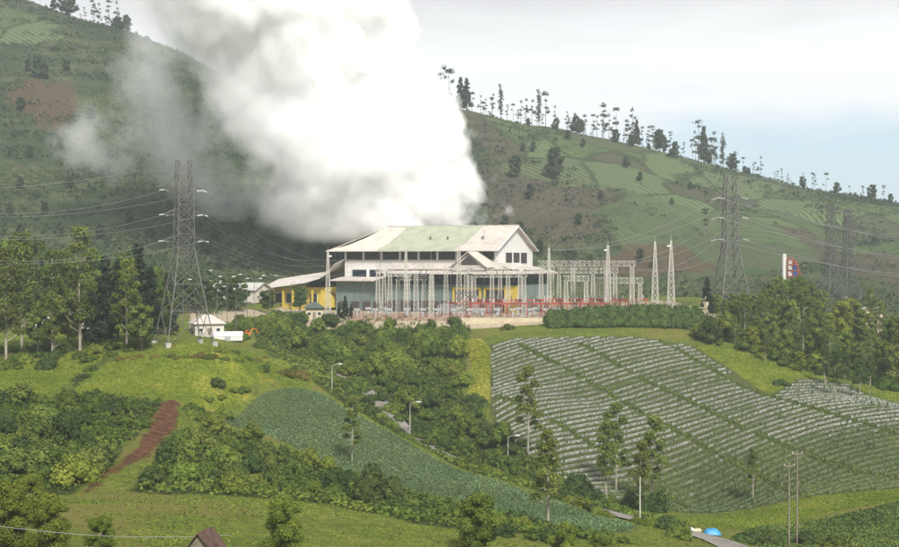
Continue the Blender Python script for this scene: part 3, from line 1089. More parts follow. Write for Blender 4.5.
# --- the tall stand on the left
LEFT = [(22,352,118,'e','tall feathery gum tree at the edge of the left stand'),(6,360,110,'e','tall gum tree cut by the edge of the picture'),(52,358,66,'e','slender gum tree with a light crown in front of the left stand'),
 (54,352,100,'e','gum tree with a long pale trunk in front of white houses'),(80,352,122,'e','tallest gum tree, pale trunk and two-tiered crown'),(38,356,46,'d','small round-crowned tree below the left stand'),
 (105,344,88,'k','dark conifer beside the tallest gum tree'),(118,342,82,'k','blackish broad conifer in the middle of the left stand'),(138,342,100,'k','tall dark conifer just left of the near pylon'),
 (150,342,76,'k','lower dark conifer nearest to the near pylon'),(127,350,92,'e','thin gum tree standing before the dark conifers'),(92,348,60,'k','short dark conifer behind the gum trunks'),
 (142,352,48,'d','small leafy tree at the grass edge beside the pylon'),
 (68,350,60,'d','dense tree between the two long pale trunks'),(168,335,64,'k','dark conifer behind the near pylon'),(160,338,52,'d','leafy tree behind the pylon legs')]
for u, v, hp, t, lab in LEFT:
    pr, bh, kind = {"e": (EUCA, 20., "gum_tree"), "d": (DENSE, 12., "leafy_tree"), "k": (CONIFER, 18., "conifer")}[t]
    tree_px(kind, pr, u, v, hp, lab, "tree", None, 0, bh, mat=L_EUCA if t == "d" else None)
for u, D, hp in [(0,440,80),(18,450,72),(35,440,78),(48,435,60),(25,400,50),(60,405,44),(8,400,52),(84,410,48),(104,405,40),(64,440,60),(95,440,66),(112,430,60),(155,440,50),(-10,430,70),(128,440,66)]:
    tree_px("leafy_tree", DENSE, u, 0, hp, "leafy tree deep inside the tall stand behind the grass terrace", "tree", "trees deep in the left stand", 0, 12., D=D, tall=1.35, mat=random.choice([L_DARK, L_EUCA, L_SHRUB]))

# --- wood on the right between the field and the far hill
k = 0
for u, v, hp in [(712,342,40),(735,345,36),(752,352,42),(770,350,58),(762,335,50),(785,362,52),(790,345,74),(803,358,86),(815,365,60),(812,340,70),(830,372,64),(845,368,58),(858,375,54),(872,378,60),
                 (885,382,66),(896,388,70),(905,380,80),(840,345,70),(862,350,66),(880,352,62),(895,355,64),(825,350,60),(745,330,46),(775,325,44),(735,325,40),(800,325,60),(850,335,60),(725,335,34),(870,335,56),(780,340,50),
                 (757,340,38),(765,362,36),(800,372,34)]:
    lab = ("open-crowned gum tree in the wood below the far twin pylons" if u > 795 else "leafy tree in the wood at the foot of the large pylon")
    t = k % 3
    tree_px(["leafy_tree", "gum_tree", "leafy_tree"][t], [DENSE, EUCA, DENSE][t], u, v, hp * (.82 if t == 1 else .62), lab if t == 1 and u > 795 or t != 1 and u <= 795 else ("rounded leafy tree in the wood below the far twin pylons" if u > 795 else "airy gum tree in the wood at the foot of the large pylon"),
            "tree", "trees of the right-hand wood", 0, [12., 20., 12.][t], mat=[L_EUCA, L_EUCA, L_LIGHT][t] if t != 1 else None)
    k += 1
for u, v, hp in [(835,395,48),(845,388,40),(860,398,44),(870,396,40),(825,385,40)]:
    tree_px("bare_tree", EUCA_THIN, u, v, hp, "thin grey half-bare tree at the dark lower edge of the right wood", "tree", "grey half-bare trees", 0, 18., mat=L_DARK)
tree_px("conifer", CONIFER, 707, 318, 42, "small dark conifer beside the pale obelisk", "tree", None, 0, 18.)

# --- gum trees standing in and below the fields
for u, v, hp, lab in [(352,462,64,"gum tree with a drooping crown standing in the cabbage field"),(528,455,86,"thin gum tree at the near corner of the terraced field"),(548,528,98,"gum tree with a bare lower trunk between road and terraced field"),
                      (616,492,86,"tall gum tree with an ochre-topped crown before the terraced rows"),(606,500,80,"thin trunked gum tree beside the ochre-topped one"),(652,508,90,"wide airy gum tree in front of the terraced rows"),
                      (753,500,52,"small faint gum tree in the middle of the terraced rows"),(640,512,70,"slim gum tree beside the dark cone-shaped shrubs"),(700,300,0,"")]:
    if hp:
        tree_px("gum_tree", EUCA_THIN, u, v, hp, lab, "tree", None, 0, 18.)

# --- trees along the bottom edge
for u, v, D, hp, lab in [(8,540,150,66,"feathery light green tree at the bottom left corner"),(50,548,148,58,"rounded light green tree beside the corner tree"),(102,552,146,44,"low light green tree left of the small roof"),(28,545,165,50,"light green tree between the two corner trees"),
                         (284,548,160,58,"tall-crowned light green tree standing alone on the lower grass"),(478,552,178,60,"dark green pointed tree at the bottom of the cabbage field"),(565,560,175,42,"spreading bush-like tree at the bottom edge"),(600,560,178,30,"low spreading tree at the bottom edge by the road")]:
    tree_px("leafy_tree", FOREG, u, v, hp, lab, "tree", None, 0, 9., D=D, mat=L_SHRUB if u > 400 else None)

# --- shrubs: number placed inside each zone
EXTRA = []


def shrubs(poly, n, lo, hi, label, group, protos, mats, minsep=2.0, dmin=0, kind="shrub", frac=.38):
    w = wpoly(poly, dmin)
    pts = scatter(w, n * 4)
    keep = []
    for p in pts:
        if all((p[0] - q[0]) ** 2 + (p[1] - q[1]) ** 2 > minsep ** 2 for q in keep):
            keep.append(p)
        if len(keep) >= n:
            break
    lim = max(6, int(len(keep) * frac))
    EXTRA.extend((x, y, rr(lo, hi) * .9) for x, y in keep[lim:])
    for x, y in keep[:lim]:
        plant(kind, random.choice(protos), Vector((x, y, float(height(x, y)) - .3)), label, "shrub", group, rr(lo, hi), None, rr(.8, 1.25), random.choice(mats))


mixd = [L_SHRUB, L_SHRUB, L_DARK, L_LIGHT, L_LIGHT]
shrubs([(250,326),(330,322),(400,326),(470,326),(462,350),(420,360),(330,365),(290,355)], 60, .8, 1.7, "leafy shrub on the upper slope just below the switchyard", "shrubs below the switchyard", SHRUB + SHRUB_TALL, [L_SHRUB, L_LIGHT, L_SHRUB, L_LIGHT, L_EUCA], 2.6)
shrubs([(300,355),(400,352),(462,352),(466,395),(440,400),(400,415),(370,400),(330,375)], 50, .9, 1.7, "dark dense shrub in the gully between plant and cabbage field", "shrubs in the gully", SHRUB + SHRUB_TALL, mixd, 3.2)
shrubs([(385,412),(440,402),(470,400),(500,430),(540,460),(575,485),(560,495),(500,472),(440,452),(405,432)], 42, .8, 1.4, "rounded dark shrub along the far side of the road", "shrubs beside the road", SHRUB + SHRUB_TALL, [L_DARK, L_SHRUB, L_DARK, L_LIGHT], 2.6)
shrubs([(-10,397),(70,400),(150,404),(150,420),(110,462),(75,490),(-10,485)], 75, .7, 1.5, "dark shrub on the slope left of the red earth scar", "shrubs left of the red scar", SHRUB + SHRUB_TALL, [L_DARK, L_SHRUB, L_EUCA, L_EUCA, L_LIGHT], 2.3)
shrubs([(185,440),(225,430),(330,470),(400,492),(480,512),(450,528),(420,522),(330,502),(250,495),(190,490),(140,488)], 90, .6, 1.25, "bushy shrub on the bank below the cabbage field", "shrubs on the bank below the cabbage field", SHRUB + SHRUB_TALL, [L_DARK, L_SHRUB, L_EUCA, L_LIGHT], 2.0)
shrubs([(480,515),(560,532),(640,540),(640,552),(480,545)], 16, .5, .9, "low shrub on the verge between cabbage field and bottom edge", "shrubs on the lower verge", SHRUB, [L_SHRUB, L_LIGHT, L_DARK], 2.0)
shrubs([(180,405),(215,395),(230,412),(200,430),(185,425)], 12, .5, 1.0, "shrub beside the top of the red earth scar", "shrubs beside the red scar", SHRUB, [L_SHRUB, L_LIGHT], 2.0)
shrubs([(690,335),(720,330),(800,352),(899,385),(899,392),(800,372),(745,352),(700,345)], 48, .7, 1.7, "shrub at the wood edge above the terraced field", "shrubs along the right wood edge", SHRUB + SHRUB_TALL, mixd + [L_LIGHT], 2.4)
shrubs([(190,345),(260,345),(300,372),(250,370),(200,362)], 12, .5, 1.0, "low bush on the grass below the near pylon", "bushes below the pylon", SHRUB, [L_LIGHT, L_SHRUB, L_REDTIP], 2.5)
shrubs([(0,350),(150,345),(150,352),(0,372)], 26, .6, 1.1, "low bush along the foot of the left tree stand", "bushes at the foot of the stand", SHRUB, [L_SHRUB, L_LIGHT, L_DARK], 2.4)
shrubs([(225,322),(300,318),(300,330),(240,340)], 18, .8, 1.5, "yellow-green shrub between the small yard and the plant", "shrubs by the yard", SHRUB, [L_LIGHT, L_SHRUB], 2.5)
for u, v, s, t, m, lab in [(590,503,1.2,1.0,L_DARK,"round dark bush on the lower corner of the road bend"),(577,490,1.3,1.1,L_DARK,"round dark bush beside the road bend below the terraced rows"),(634,510,1.1,1.7,L_DARK,"dark upright shrub beside the pale roadside pole"),
                           (658,512,1.1,1.6,L_DARK,"dark upright shrub paired with the one by the pole"),(668,530,1.0,1.0,L_DARK,"dark bush behind the blue tarpaulin"),(680,538,1.0,1.0,L_SHRUB,"bush on the near side of the road by the tarpaulin"),
                           (770,545,.9,1.1,L_DARK,"dark bush at the bottom edge of the lower field"),(805,546,.9,1.1,L_DARK,"dark bush beside the timber poles"),(835,548,.9,1.0,L_SHRUB,"bush at the bottom edge by the lower field"),
                           (217,386,.8,.9,L_DARK,"dark lone bush on the bright grass"),(300,378,1.1,.8,L_REDTIP,"ochre grass tuft at the top corner of the cabbage field"),(285,376,1.0,.8,L_REDTIP,"ochre grass clump beside the cabbage field corner"),
                           (545,470,1.0,1.1,L_SHRUB,"green bush by the lamp post on the road"),(470,415,1.2,1.1,L_DARK,"dark bush at the foot of the yellow grass strip"),(780,385,.9,.8,L_DARK,"dark low bush on the bright grass above the field"),
                           (330,325,1.4,1.0,L_DARK,"dark round bush beside the small guard house"),(455,325,1.1,.9,L_DARK,"dark low bush on the sandy bank of the switchyard"),(508,330,.9,.9,L_SHRUB,"small bush before the sandy bank")]:
    p = hit(u, v)
    plant("shrub", random.choice(SHRUB), p - Vector((0, 0, .3)), lab, "shrub", None, s, None, t, m)

# the smaller shrubs between them: too many to tell apart
rng = np.random.default_rng(77)
lobes = []
for x, y, s in EXTRA:
    z = float(height(x, y))
    for k in range(4):
        a = rr(0, 6.28)
        r = s * rr(.8, 1.25)
        lobes.append((x + math.cos(a) * s * 1.1, y + math.sin(a) * s * 1.1, z + r * rr(.3, 1.1), r, r * rr(.75, 1.0)))
tag(link("shrubbery", foliage(lobes, 230 * len(EXTRA), .42, rng, .8, (.78, 1.15), .35).mesh("shrubbery"), L_SHRUB), "mass of smaller shrubs filling the gaps on the overgrown slopes", "shrubbery", None, "stuff")

# --- clipped long hedge before the switchyard
rng = np.random.default_rng(404)
lobes = []
for t in np.linspace(0, 1, 46):
    p = ground(550 + t * 148, 441)
    z = min(p.z, PAD_Z) + 0.2
    for dy in (-13, -10.5, -8, -5.5, -3.2, -1.0, 1.0):
        k = 1 + .35 * (dy > -4) - .25 * (dy < -9)
        lobes.append((p.x + rr(-.6, .6), p.y + dy - 1.5, float(height(p.x, p.y + dy - 1.5)) + rr(.5, 2.1) * k, rr(1.4, 2.7), rr(1.5, 3.0) * k))
tag(link("hedge", foliage(lobes, 30000, .45, rng, .8, (.78, 1.15), .4).mesh("hedge"), L_DARK), "long thick green hedge in front of the switchyard gantries", "hedge")


# ------------------------------------------------------------------ ground cover: stuff
def cover(name, zones, n, size, hgt, mat, label, cat, seed, per=4, tone=.5, edge=0., dmin=0, spread=1.0, polys=None):
    rng = np.random.default_rng(seed)
    P_ = []
    ar = []
    for zn in zones:
        p = np.array(Z[zn])
        ar.append(abs(np.dot(p[:, 0], np.roll(p[:, 1], 1)) - np.dot(p[:, 1], np.roll(p[:, 0], 1))) / 2)
    for zn, a_ in zip(zones, ar):
        P_.append(scatter(Z[zn], max(4, int(n * a_ / sum(ar))), rng, edge))
    xy = np.concatenate(P_)
    xy = xy[road_free(xy, 3.4)]
    z = height(xy[:, 0], xy[:, 1])
    L = Leaves()
    lt = np.clip(tone + vnoise(xy[:, 0], xy[:, 1], 12) * .7 + vnoise(xy[:, 0], xy[:, 1], 4) * .3 + rng.normal(0, .05, len(xy)), 0, 1)
    for k in range(per):
        off = rng.normal(0, size * .45 * spread, (len(xy), 2))
        pos = np.c_[xy + off, z + rng.uniform(.15, 1, len(xy)) * hgt]
        nr = np.c_[off / size, np.full(len(xy), .7)]
        L.add(cards(pos, nr, size, rng, np.clip(lt + rng.normal(0, .06, len(xy)), 0, 1)))
    return tag(link(name, L.mesh(name), mat), label, cat, None, "stuff")


ROAD_PX = [(340,372,372),(380,405,352),(410,440,330),(440,455,318),(455,462,312),(505,480,296),(540,489,282),(568,498,268),(600,508,256),(640,520,244),(680,529,235),(715,541,227),(790,575,200)]


def road_free(q, d=3.0):
    rd = np.array([P(*c)[:2] for c in ROAD_PX])
    m = np.ones(len(q), bool)
    for (x0, y0), (x1, y1) in zip(rd[:-1], rd[1:]):
        t = np.clip(((q[:, 0] - x0) * (x1 - x0) + (q[:, 1] - y0) * (y1 - y0)) / ((x1 - x0) ** 2 + (y1 - y0) ** 2), 0, 1)
        m &= np.hypot(q[:, 0] - x0 - t * (x1 - x0), q[:, 1] - y0 - t * (y1 - y0)) > d
    return m


cover("undergrowth", ("gully", "shrubleft", "shrubbank", "rightwood"), 17000, .65, 1.0, L_SHRUB, "tangled green undergrowth covering the shrubby slopes", "undergrowth", 1, 4)
cover("grass", ("brightL", "brightR", "lowbank"), 42000, .26, .2, L_GRASS, "bright rough grass on the terraces and banks", "grass", 2, 3, .6)
cover("tall_grass", ("yellow",), 5200, .3, .5, L_YEL, "yellow tall grass strip at the edge of the terraced field", "grass", 3, 4)
cover("field_crop", ("lowfield",), 7000, .5, .4, L_ROWCROP, "low green crop in the field at the lower corner", "crop", 4, 3)

# rough grass over the open ground of the knoll and the banks
rng = np.random.default_rng(808)
q = rng.uniform([-150, 140], [150, 442], (170000, 2))
free = np.ones(len(q), bool)
for zn in ("gully", "shrubleft", "shrubbank", "rightwood", "cabbage", "mulch", "redsoil", "lowfield", "yard", "brightL", "brightR"):
    free &= poly_sd(Z[zn], q[:, 0], q[:, 1]) < .4
free &= road_free(q)
free &= vnoise(q[:, 0], q[:, 1], 8) + rng.normal(0, .25, len(q)) > -.22
q = q[free][:90000]
z = height(q[:, 0], q[:, 1])
L = Leaves()
lt = np.clip(.42 + vnoise(q[:, 0], q[:, 1], 11) * .9 + vnoise(q[:, 0], q[:, 1], 30) * .6 + rng.normal(0, .1, len(q)), 0, 1)
for k in range(2):
    off = rng.normal(0, .2, (len(q), 2))
    L.add(cards(np.c_[q + off, z + rng.uniform(.05, .18, len(q))], np.c_[off, np.full(len(q), .9)], .27, rng, np.clip(lt + rng.normal(0, .12, len(q)), 0, 1)))
tag(link("rough_grass", L.mesh("rough_grass"), L_GRASS), "rough mixed grass over the open knoll and field banks", "grass", None, "stuff")

# trees and shrubs round the small yard and behind the annex
for u, D, hp, t, lab in [(236,470,34,"d","broad dark tree behind the grey roofs of the yard"),(205,470,30,"d","dark tree between the near pylon and the grey roofs"),(222,480,30,"d","leafy tree just behind the white shed"),(268,480,24,"d","round tree between grey roof and annex"),
                         (300,500,26,"d","tree rising behind the annex roof"),(190,455,40,"d","leafy tree seen through the near pylon"),(318,540,30,"d","dense tree behind the slim mast"),(342,560,44,"d","big dense tree touching the foot of the steam"),(332,540,30,"d","dark tree beside the big one at the steam's foot")]:
    tree_px("leafy_tree", DENSE, u, 0, hp, lab, "tree", None, 0, 12., D=D, mat=L_DARK, tall=.8)
for u, D, hp, lab in [(345,447.5,24,"narrow dark conifer before the yellow porch"),(339,448,17,"short dark conifer beside the narrow one"),(351,448,15,"small dark conifer right of the narrow one")]:
    tree_px("conifer", CONIFER, u, 0, hp, lab, "tree", None, 0, 18., D=D)
for u, D, s, m in [(280,446,1.2,L_DARK),(288,447,1.1,L_SHRUB),(298,446,1.2,L_DARK),(303,447,1.0,L_LIGHT),(306,449,1.0,L_SHRUB),(272,444,1.4,L_LIGHT),(264,440,1.3,L_LIGHT),(256,436,1.2,L_LIGHT),(246,432,1.0,L_SHRUB),(236,428,.8,L_SHRUB),(228,426,.7,L_SHRUB),(276,452,1.1,L_DARK)]:
    p = ground(u, D)
    plant("shrub", random.choice(SHRUB), p - Vector((0, 0, .3)), "leafy shrub screening the yard and the annex's yellow wall", "shrub", "shrubs before the annex", s, None, 1.0, m)

for u, v, s_, m in [(196,333,.8,L_SHRUB),(203,335,.7,L_LIGHT),(212,333,.9,L_SHRUB),(221,332,.8,L_LIGHT),(231,331,.9,L_SHRUB),(238,330,1.0,L_LIGHT),(215,328,.7,L_DARK)]:
    p = hit(u, v)
    plant("shrub", random.choice(SHRUB), p - Vector((0, 0, .3)), "leafy shrub in front of the white shed and house by the near pylon", "shrub", "shrubs before the white shed", s_, None, 1.0, m)

# low growth along the terrace edges of the knoll
TERR = [([(112,360),(150,358),(190,357),(230,359),(268,362)], 22, .28, .5, [L_REDTIP, L_SHRUB, L_SHRUB], "low straggling bush along the terrace edge below the near pylon", "bushes on the terrace edge"),
        ([(66,392),(85,378),(100,366),(116,357)], 16, .35, .7, [L_SHRUB, L_EUCA, L_DARK], "bush in the diagonal row across the bright knoll", "bushes in the diagonal row"),
        ([(0,352),(45,350),(90,349),(150,347)], 20, .4, .8, [L_SHRUB, L_LIGHT, L_DARK], "bush in the row at the foot of the left trees", "bushes at the trees' foot"),
        ([(200,405),(225,396),(250,388)], 6, .3, .55, [L_SHRUB, L_LIGHT], "small bush on the slope above the cabbage field corner", "bushes above the cabbage corner")]
for line_, n, lo, hi, mats, lab, grp in TERR:
    for k in range(n):
        t = (k + rr(.1, .9)) / n * (len(line_) - 1)
        i = int(t)
        a_, b_ = line_[i], line_[i + 1]
        p = hit(a_[0] + (b_[0] - a_[0]) * (t - i) + rr(-2, 2), a_[1] + (b_[1] - a_[1]) * (t - i) + rr(-1.5, 1.5))
        plant("shrub", random.choice(SHRUB), p - Vector((0, 0, .3)), lab, "shrub", grp, rr(lo, hi), None, rr(.7, 1.1), random.choice(mats))
# verge bushes on the near side of the road, which leave only short stretches of it open to view
rd = [P(*c) for c in ROAD_PX]
for a_, b_ in zip(rd[:-1], rd[1:]):
    n = max(1, int((b_ - a_).length / 2.3))
    d_ = (b_ - a_).normalized()
    for k in range(n):
        p = a_.lerp(b_, (k + rr(.2, .8)) / n)
        u, v = 449.5 + F * p.x / p.y, 0
        if 437 < u < 472 or 552 < u < 578 or 634 < u < 652 or u > 684 or u < 345:
            continue
        q = p + Vector((-d_.y, d_.x, 0)) * (-4.4)
        if q.y > p.y:
            q = p + Vector((-d_.y, d_.x, 0)) * 4.4
        plant("shrub", random.choice(SHRUB), Vector((q.x, q.y, float(height(q.x, q.y)) - .3)), "bush on the near verge of the road", "shrub", "bushes on the near road verge", rr(.5, .9), None, rr(.8, 1.2), random.choice([L_SHRUB, L_LIGHT, L_DARK]))
for u, D, hp in [(708,452,20),(717,450,24),(726,449,20),(735,450,26),(744,449,24),(752,451,28),(760,450,24)]:
    tree_px("leafy_tree", DENSE, u, 0, hp, "rounded tree hiding the feet of the big pylon", "tree", "trees at the feet of the big pylon", 0, 12., D=D, mat=random.choice([L_EUCA, L_SHRUB]))

for u, D, vt in [(771,505,281),(779,515,276),(787,520,279),(795,512,277),(803,518,279),(812,510,284),(783,500,284),(765,500,288),(822,505,289)]:
    g_ = ground(u, D)
    hp = 260 - g_.z / D * F - vt
    tree_px("leafy_tree", DENSE, u, 0, max(14, hp), "tree screening the foot of the red and white drill rig", "tree", "trees before the drill rig", 0, 12., D=D, mat=random.choice([L_EUCA, L_SHRUB]), tall=1.2)

# ------------------------------------------------------------------ terraced field: beds under pale plastic, crops between them
ref = np.array([hit(u, v)[:2] for u, v in [(490,432),(525,424),(560,414),(590,406),(620,398),(680,380),(740,366),(800,356 + 20),(860,372),(899,374)]])
cf = np.polyfit(ref[:, 0], ref[:, 1], 2)
PATHS = [wpoly(p) for p in ([(520,345),(532,352),(612,395),(699,444),(770,482),(810,498)], [(580,344),(592,350),(700,406),(770,440),(850,470),(899,480)], [(488,395),(520,405),(560,425),(600,452),(650,480),(690,510)], [(660,340),(740,385),(800,405),(899,435)])]


def path_dist(x, y):
    d = np.full(x.shape, 1e9)
    for pl in PATHS:
        for (x0, y0), (x1, y1) in zip(pl[:-1], pl[1:]):
            dx, dy = x1 - x0, y1 - y0
            t = np.clip(((x - x0) * dx + (y - y0) * dy) / (dx * dx + dy * dy + 1e-9), 0, 1)
            d = np.minimum(d, np.hypot(x - x0 - t * dx, y - y0 - t * dy))
    return d


rng = np.random.default_rng(21)
MP = np.array(Z["mulch"])
xs = np.arange(MP[:, 0].min(), MP[:, 0].max(), .9)
SPACE = 3.2
bed_v, bed_f, crop_pos, bed_tone = [], [], [], []
prof = [(-.66, -.15), (-.45, .30), (0, .36), (.45, .30), (.66, -.15)]
vo = 0
for k in range(-70, 70):
    ys = np.polyval(cf, xs) + k * SPACE + vnoise(xs, xs * 0 + k * .8, 26) * 1.8 + vnoise(xs, xs * 0 + k * 7.3, 12) * .35
    ins = (poly_sd(Z["mulch"], xs, ys) > .6)
    pd = path_dist(xs, ys)
    ok = ins & (pd > .5)
    bare = .5 * vnoise(xs + 13 * k, ys, 9) + .55 * vnoise(xs, ys, 34) + .13
    # the lower right of the field is overgrown; the beds show least there
    sdx = smooth(20, 75, xs) * smooth(340, 305, ys)
    cover_ = bare - .85 * sdx + .12
    i = 0
    while i < len(xs):
        if not ok[i]:
            i += 1
            continue
        j = i
        while j < len(xs) and ok[j]:
            j += 1
        if j - i > 3:
            x, y = xs[i:j], ys[i:j]
            z = np.maximum(height(x, y), np.maximum(height(x, y - .8), height(x, y + .8)) - .25)
            base = vo
            for q in range(len(x)):
                for (a_, h_) in prof:
                    bed_v.append((x[q], y[q] + a_, z[q] + h_))
                if q:
                    for e in range(4):
                        o0 = base + (q - 1) * 5 + e
                        bed_f.append((o0, o0 + 5, o0 + 6, o0 + 1))
                        bed_tone.append(np.clip(.5 + cover_[i + q] * 1.5, 0, 1))
            vo += 5 * len(x)
            # plants on the bed, thicker where the plastic is overgrown, and along the furrow
            for q in range(len(x)):
                m_ = 2 if cover_[i + q] < -.15 else (1 if cover_[i + q] < .05 else int(rng.random() < .06))
                for _ in range(m_):
                    crop_pos.append((x[q] + rr(-.45, .45), y[q] + rr(-.7, .7), z[q] + .5))
                for _ in range(2):
                    crop_pos.append((x[q] + rr(-.4, .4), y[q] - SPACE * .5 + rr(-.95, .95), z[q] - .1 + .25))
        i = j
m_bed, nt, b = new_mat("mulch_plastic", .45, .35)
geo = node(nt, "ShaderNodeNewGeometry")
nn = noise(nt, .5, 5, .6, geo.outputs["Position"])
n5 = noise(nt, .35, 3, .6, geo.outputs["Position"])
t = attr(nt, "tone")
dirt = mth(nt, "ADD", mth(nt, "MULTIPLY", t, .9), mth(nt, "ADD", mth(nt, "SUBTRACT", nn, .5), mth(nt, "MULTIPLY", mth(nt, "SUBTRACT", n5, .5), .8)))
nt.links.new(ramp(nt, dirt, [(.28, (.070, .090, .038)), (.42, (.115, .125, .080)), (.58, (.165, .165, .14)), (.85, (.225, .225, .205))]), b.inputs["Base Color"])
me = mesh_np("mulch_rows", np.array(bed_v), np.array(bed_f))
fattr(me, "tone", np.array(bed_tone), "FACE")
tag(link("mulch_rows", me, m_bed), "long planting beds covered in pale plastic on the terraced field", "planting rows", None, "stuff")

cp = np.array(crop_pos)
L = Leaves()
lt = np.clip(.5 + vnoise(cp[:, 0], cp[:, 1], 15) * .9, 0, 1)
for k in range(4):
    off = rng.normal(0, .22, (len(cp), 3))
    off[:, 2] = np.abs(off[:, 2])
    L.add(cards(cp + off, np.c_[off[:, :2] * 2, np.full(len(cp), .8)], .36, rng, np.clip(lt + rng.normal(0, .15, len(cp)), 0, 1)))
tag(link("row_crop", L.mesh("row_crop"), L_ROWCROP), "green vegetable plants growing between the pale beds", "crop", None, "stuff")

# grass strips along the diagonal footpaths
pp = []
for pl in PATHS:
    for (x0, y0), (x1, y1) in zip(pl[:-1], pl[1:]):
        n = int(math.hypot(x1 - x0, y1 - y0) * 3)
        for _ in range(n):
            t_ = rr(0, 1)
            pp.append((x0 + (x1 - x0) * t_ + rng.normal(0, .32), y0 + (y1 - y0) * t_ + rng.normal(0, .32)))
pp = np.array(pp)
L = Leaves()
for k in range(2):
    L.add(cards(np.c_[pp, height(pp[:, 0], pp[:, 1]) + .2 + .25 * k], np.tile([0, 0, 1.], (len(pp), 1)), .5, rng, rng.uniform(.1, .7, len(pp))))
tag(link("path_weeds", L.mesh("path_weeds"), L_SHRUB), "weedy grass along the diagonal paths across the terraced field", "weeds", None, "stuff")

# ------------------------------------------------------------------ cabbage field
c0 = np.array(wpoly([(290,395),(560,505)]))
dr = unit(c0[1] - c0[0])
pr_ = np.array([-dr[1], dr[0]])
CPx = np.array(Z["cabbage"])
ctr = CPx.mean(0)
pts_ = []
for i in np.arange(-70, 70, .95):
    s_ = np.arange(-90, 90, .62)
    q = ctr + np.outer(s_, dr) + i * pr_ + rng.normal(0, .09, (len(s_), 2))
    pts_.append(q)
pts_ = np.concatenate(pts_)
pts_ = pts_[poly_sd(Z["cabbage"], pts_[:, 0], pts_[:, 1]) > .3]
keep = vnoise(pts_[:, 0], pts_[:, 1], 3.1) + .5 * vnoise(pts_[:, 0], pts_[:, 1], 16) > -.42
pts_ = pts_[keep]
zz = height(pts_[:, 0], pts_[:, 1])
L = Leaves()
lt = np.clip(.52 + vnoise(pts_[:, 0], pts_[:, 1], 9) * .6, 0, 1)
for k in range(4):
    off = rng.normal(0, .15, (len(pts_), 2))
    L.add(cards(np.c_[pts_ + off, zz + .15 + rng.uniform(0, .22, len(pts_))], np.c_[off * 3, np.full(len(pts_), .8)], .34, rng, np.clip(lt + rng.normal(0, .16, len(pts_)), 0, 1), 1.0, .35))
tag(link("cabbage_crop", L.mesh("cabbage_crop"), L_CROP), "blue-green cabbages in close rows on the sloping wedge-shaped field", "crop", None, "stuff")

# ------------------------------------------------------------------ scrub on the far hill
q = np.concatenate([rng.uniform([-460, 450], [420, 1060], (90000, 2))])
gz = height(q[:, 0], q[:, 1])
dens = .5 + vnoise(q[:, 0], q[:, 1], 60) * .9 + vnoise(q[:, 0], q[:, 1], 24) * .7
gr = np.zeros(len(q))
for zn in ("hillgreen", "hillfield", "hillred", "hillredL", "hillfield_low", "hillgrassL"):
    gr = np.maximum(gr, poly_sd(Z[zn], q[:, 0], q[:, 1]) > 0)
dens = dens + .45 * np.sin(gz / 8.5 * 2 * np.pi / 1.4 + vnoise(q[:, 0], q[:, 1], 70) * 5) * (q[:, 0] < -60) - gr * .5 + .35 * (q[:, 0] < 0) + .3 * (q[:, 1] < 640)
dens[(q[:, 0] > -72) & (q[:, 0] < 98) & (q[:, 1] < 612)] = 0
keep = rng.random(len(q)) < np.clip(dens, 0, 1) ** 1.5
q, gz = q[keep], gz[keep]
sz = rng.uniform(.4, 1.1, len(q)) * (1 + .5 * vnoise(q[:, 0], q[:, 1], 30)) * np.where(rng.random(len(q)) < .1, 1.9, 1)
L = Leaves()
lt = np.clip(.45 + vnoise(q[:, 0], q[:, 1], 40) * .8 + rng.normal(0, .16, len(q)), 0, 1)
for k in range(7):
    d = unit(rng.normal(0, 1, (len(q), 3)))
    d[:, 2] = np.abs(d[:, 2])
    pos = np.c_[q, gz] + d * (sz * np.array(1.25))[:, None] * np.array([1.25, 1.25, 1.1])
    L.add(cards(pos, d + [0, 0, .3], sz * 1.15, rng, np.clip(lt + rng.normal(0, .1, len(q)), 0, 1)))
tag(link("hillside_scrub", L.mesh("hillside_scrub"), L_FAR), "scattered dark scrub covering the far hillside", "scrub", None, "stuff")

# ------------------------------------------------------------------ built things: materials
def flat_mat(name, col, rough=.7, var=.12, scale=.6, spec=.25, metal=0.0, streak=False):
    m, nt, b = new_mat(name, rough, spec)
    tc = node(nt, "ShaderNodeTexCoord")
    vec = tc.outputs["Object"]
    if streak:                                 # weather marks that run down a surface
        mp = node(nt, "ShaderNodeMapping")
        mp.inputs["Scale"].default_value = (1.6, 1.6, .12)
        nt.links.new(vec, mp.inputs[0])
        vec = mp.outputs[0]
    n = noise(nt, scale, 5, .65, vec)
    lo = tuple(c * (1 - var * 2) for c in col)
    hi = tuple(min(1, c * (1 + var)) for c in col)
    nt.links.new(ramp(nt, n, [(.3, lo), (.52, col), (.75, hi)]), b.inputs["Base Color"])
    b.inputs["Metallic"].default_value = metal
    return m


M_WHITE = flat_mat("white_cladding", (.66, .64, .61), .6, .10, .5, .3, 0, True)
M_CREAM = flat_mat("cream_roof", (.52, .48, .42), .6, .10, .3, .3)
M_PINKROOF = flat_mat("pale_roof", (.48, .43, .39), .6, .10, .3, .3)
M_GREENROOF = flat_mat("faded_green_roof", (.34, .36, .265), .6, .12, .25, .3)
M_GREENWALL = flat_mat("grey_green_wall", (.15, .195, .175), .7, .12, .3, .2, 0, True)
M_YELLOW = flat_mat("yellow_paint", (.56, .42, .07), .6, .12, .5, .3)
M_OPEN = flat_mat("dark_louvre", (.055, .05, .05), .7, .3, 2.0, .2)
M_GLASS = flat_mat("dark_glass", (.014, .026, .038), .12, .3, .3, .6)
M_GALV = flat_mat("galvanised_steel", (.155, .148, .135), .55, .18, .8, .4, .25)
M_PALE_STEEL = flat_mat("pale_steel", (.52, .49, .43), .55, .15, .8, .4, .1)
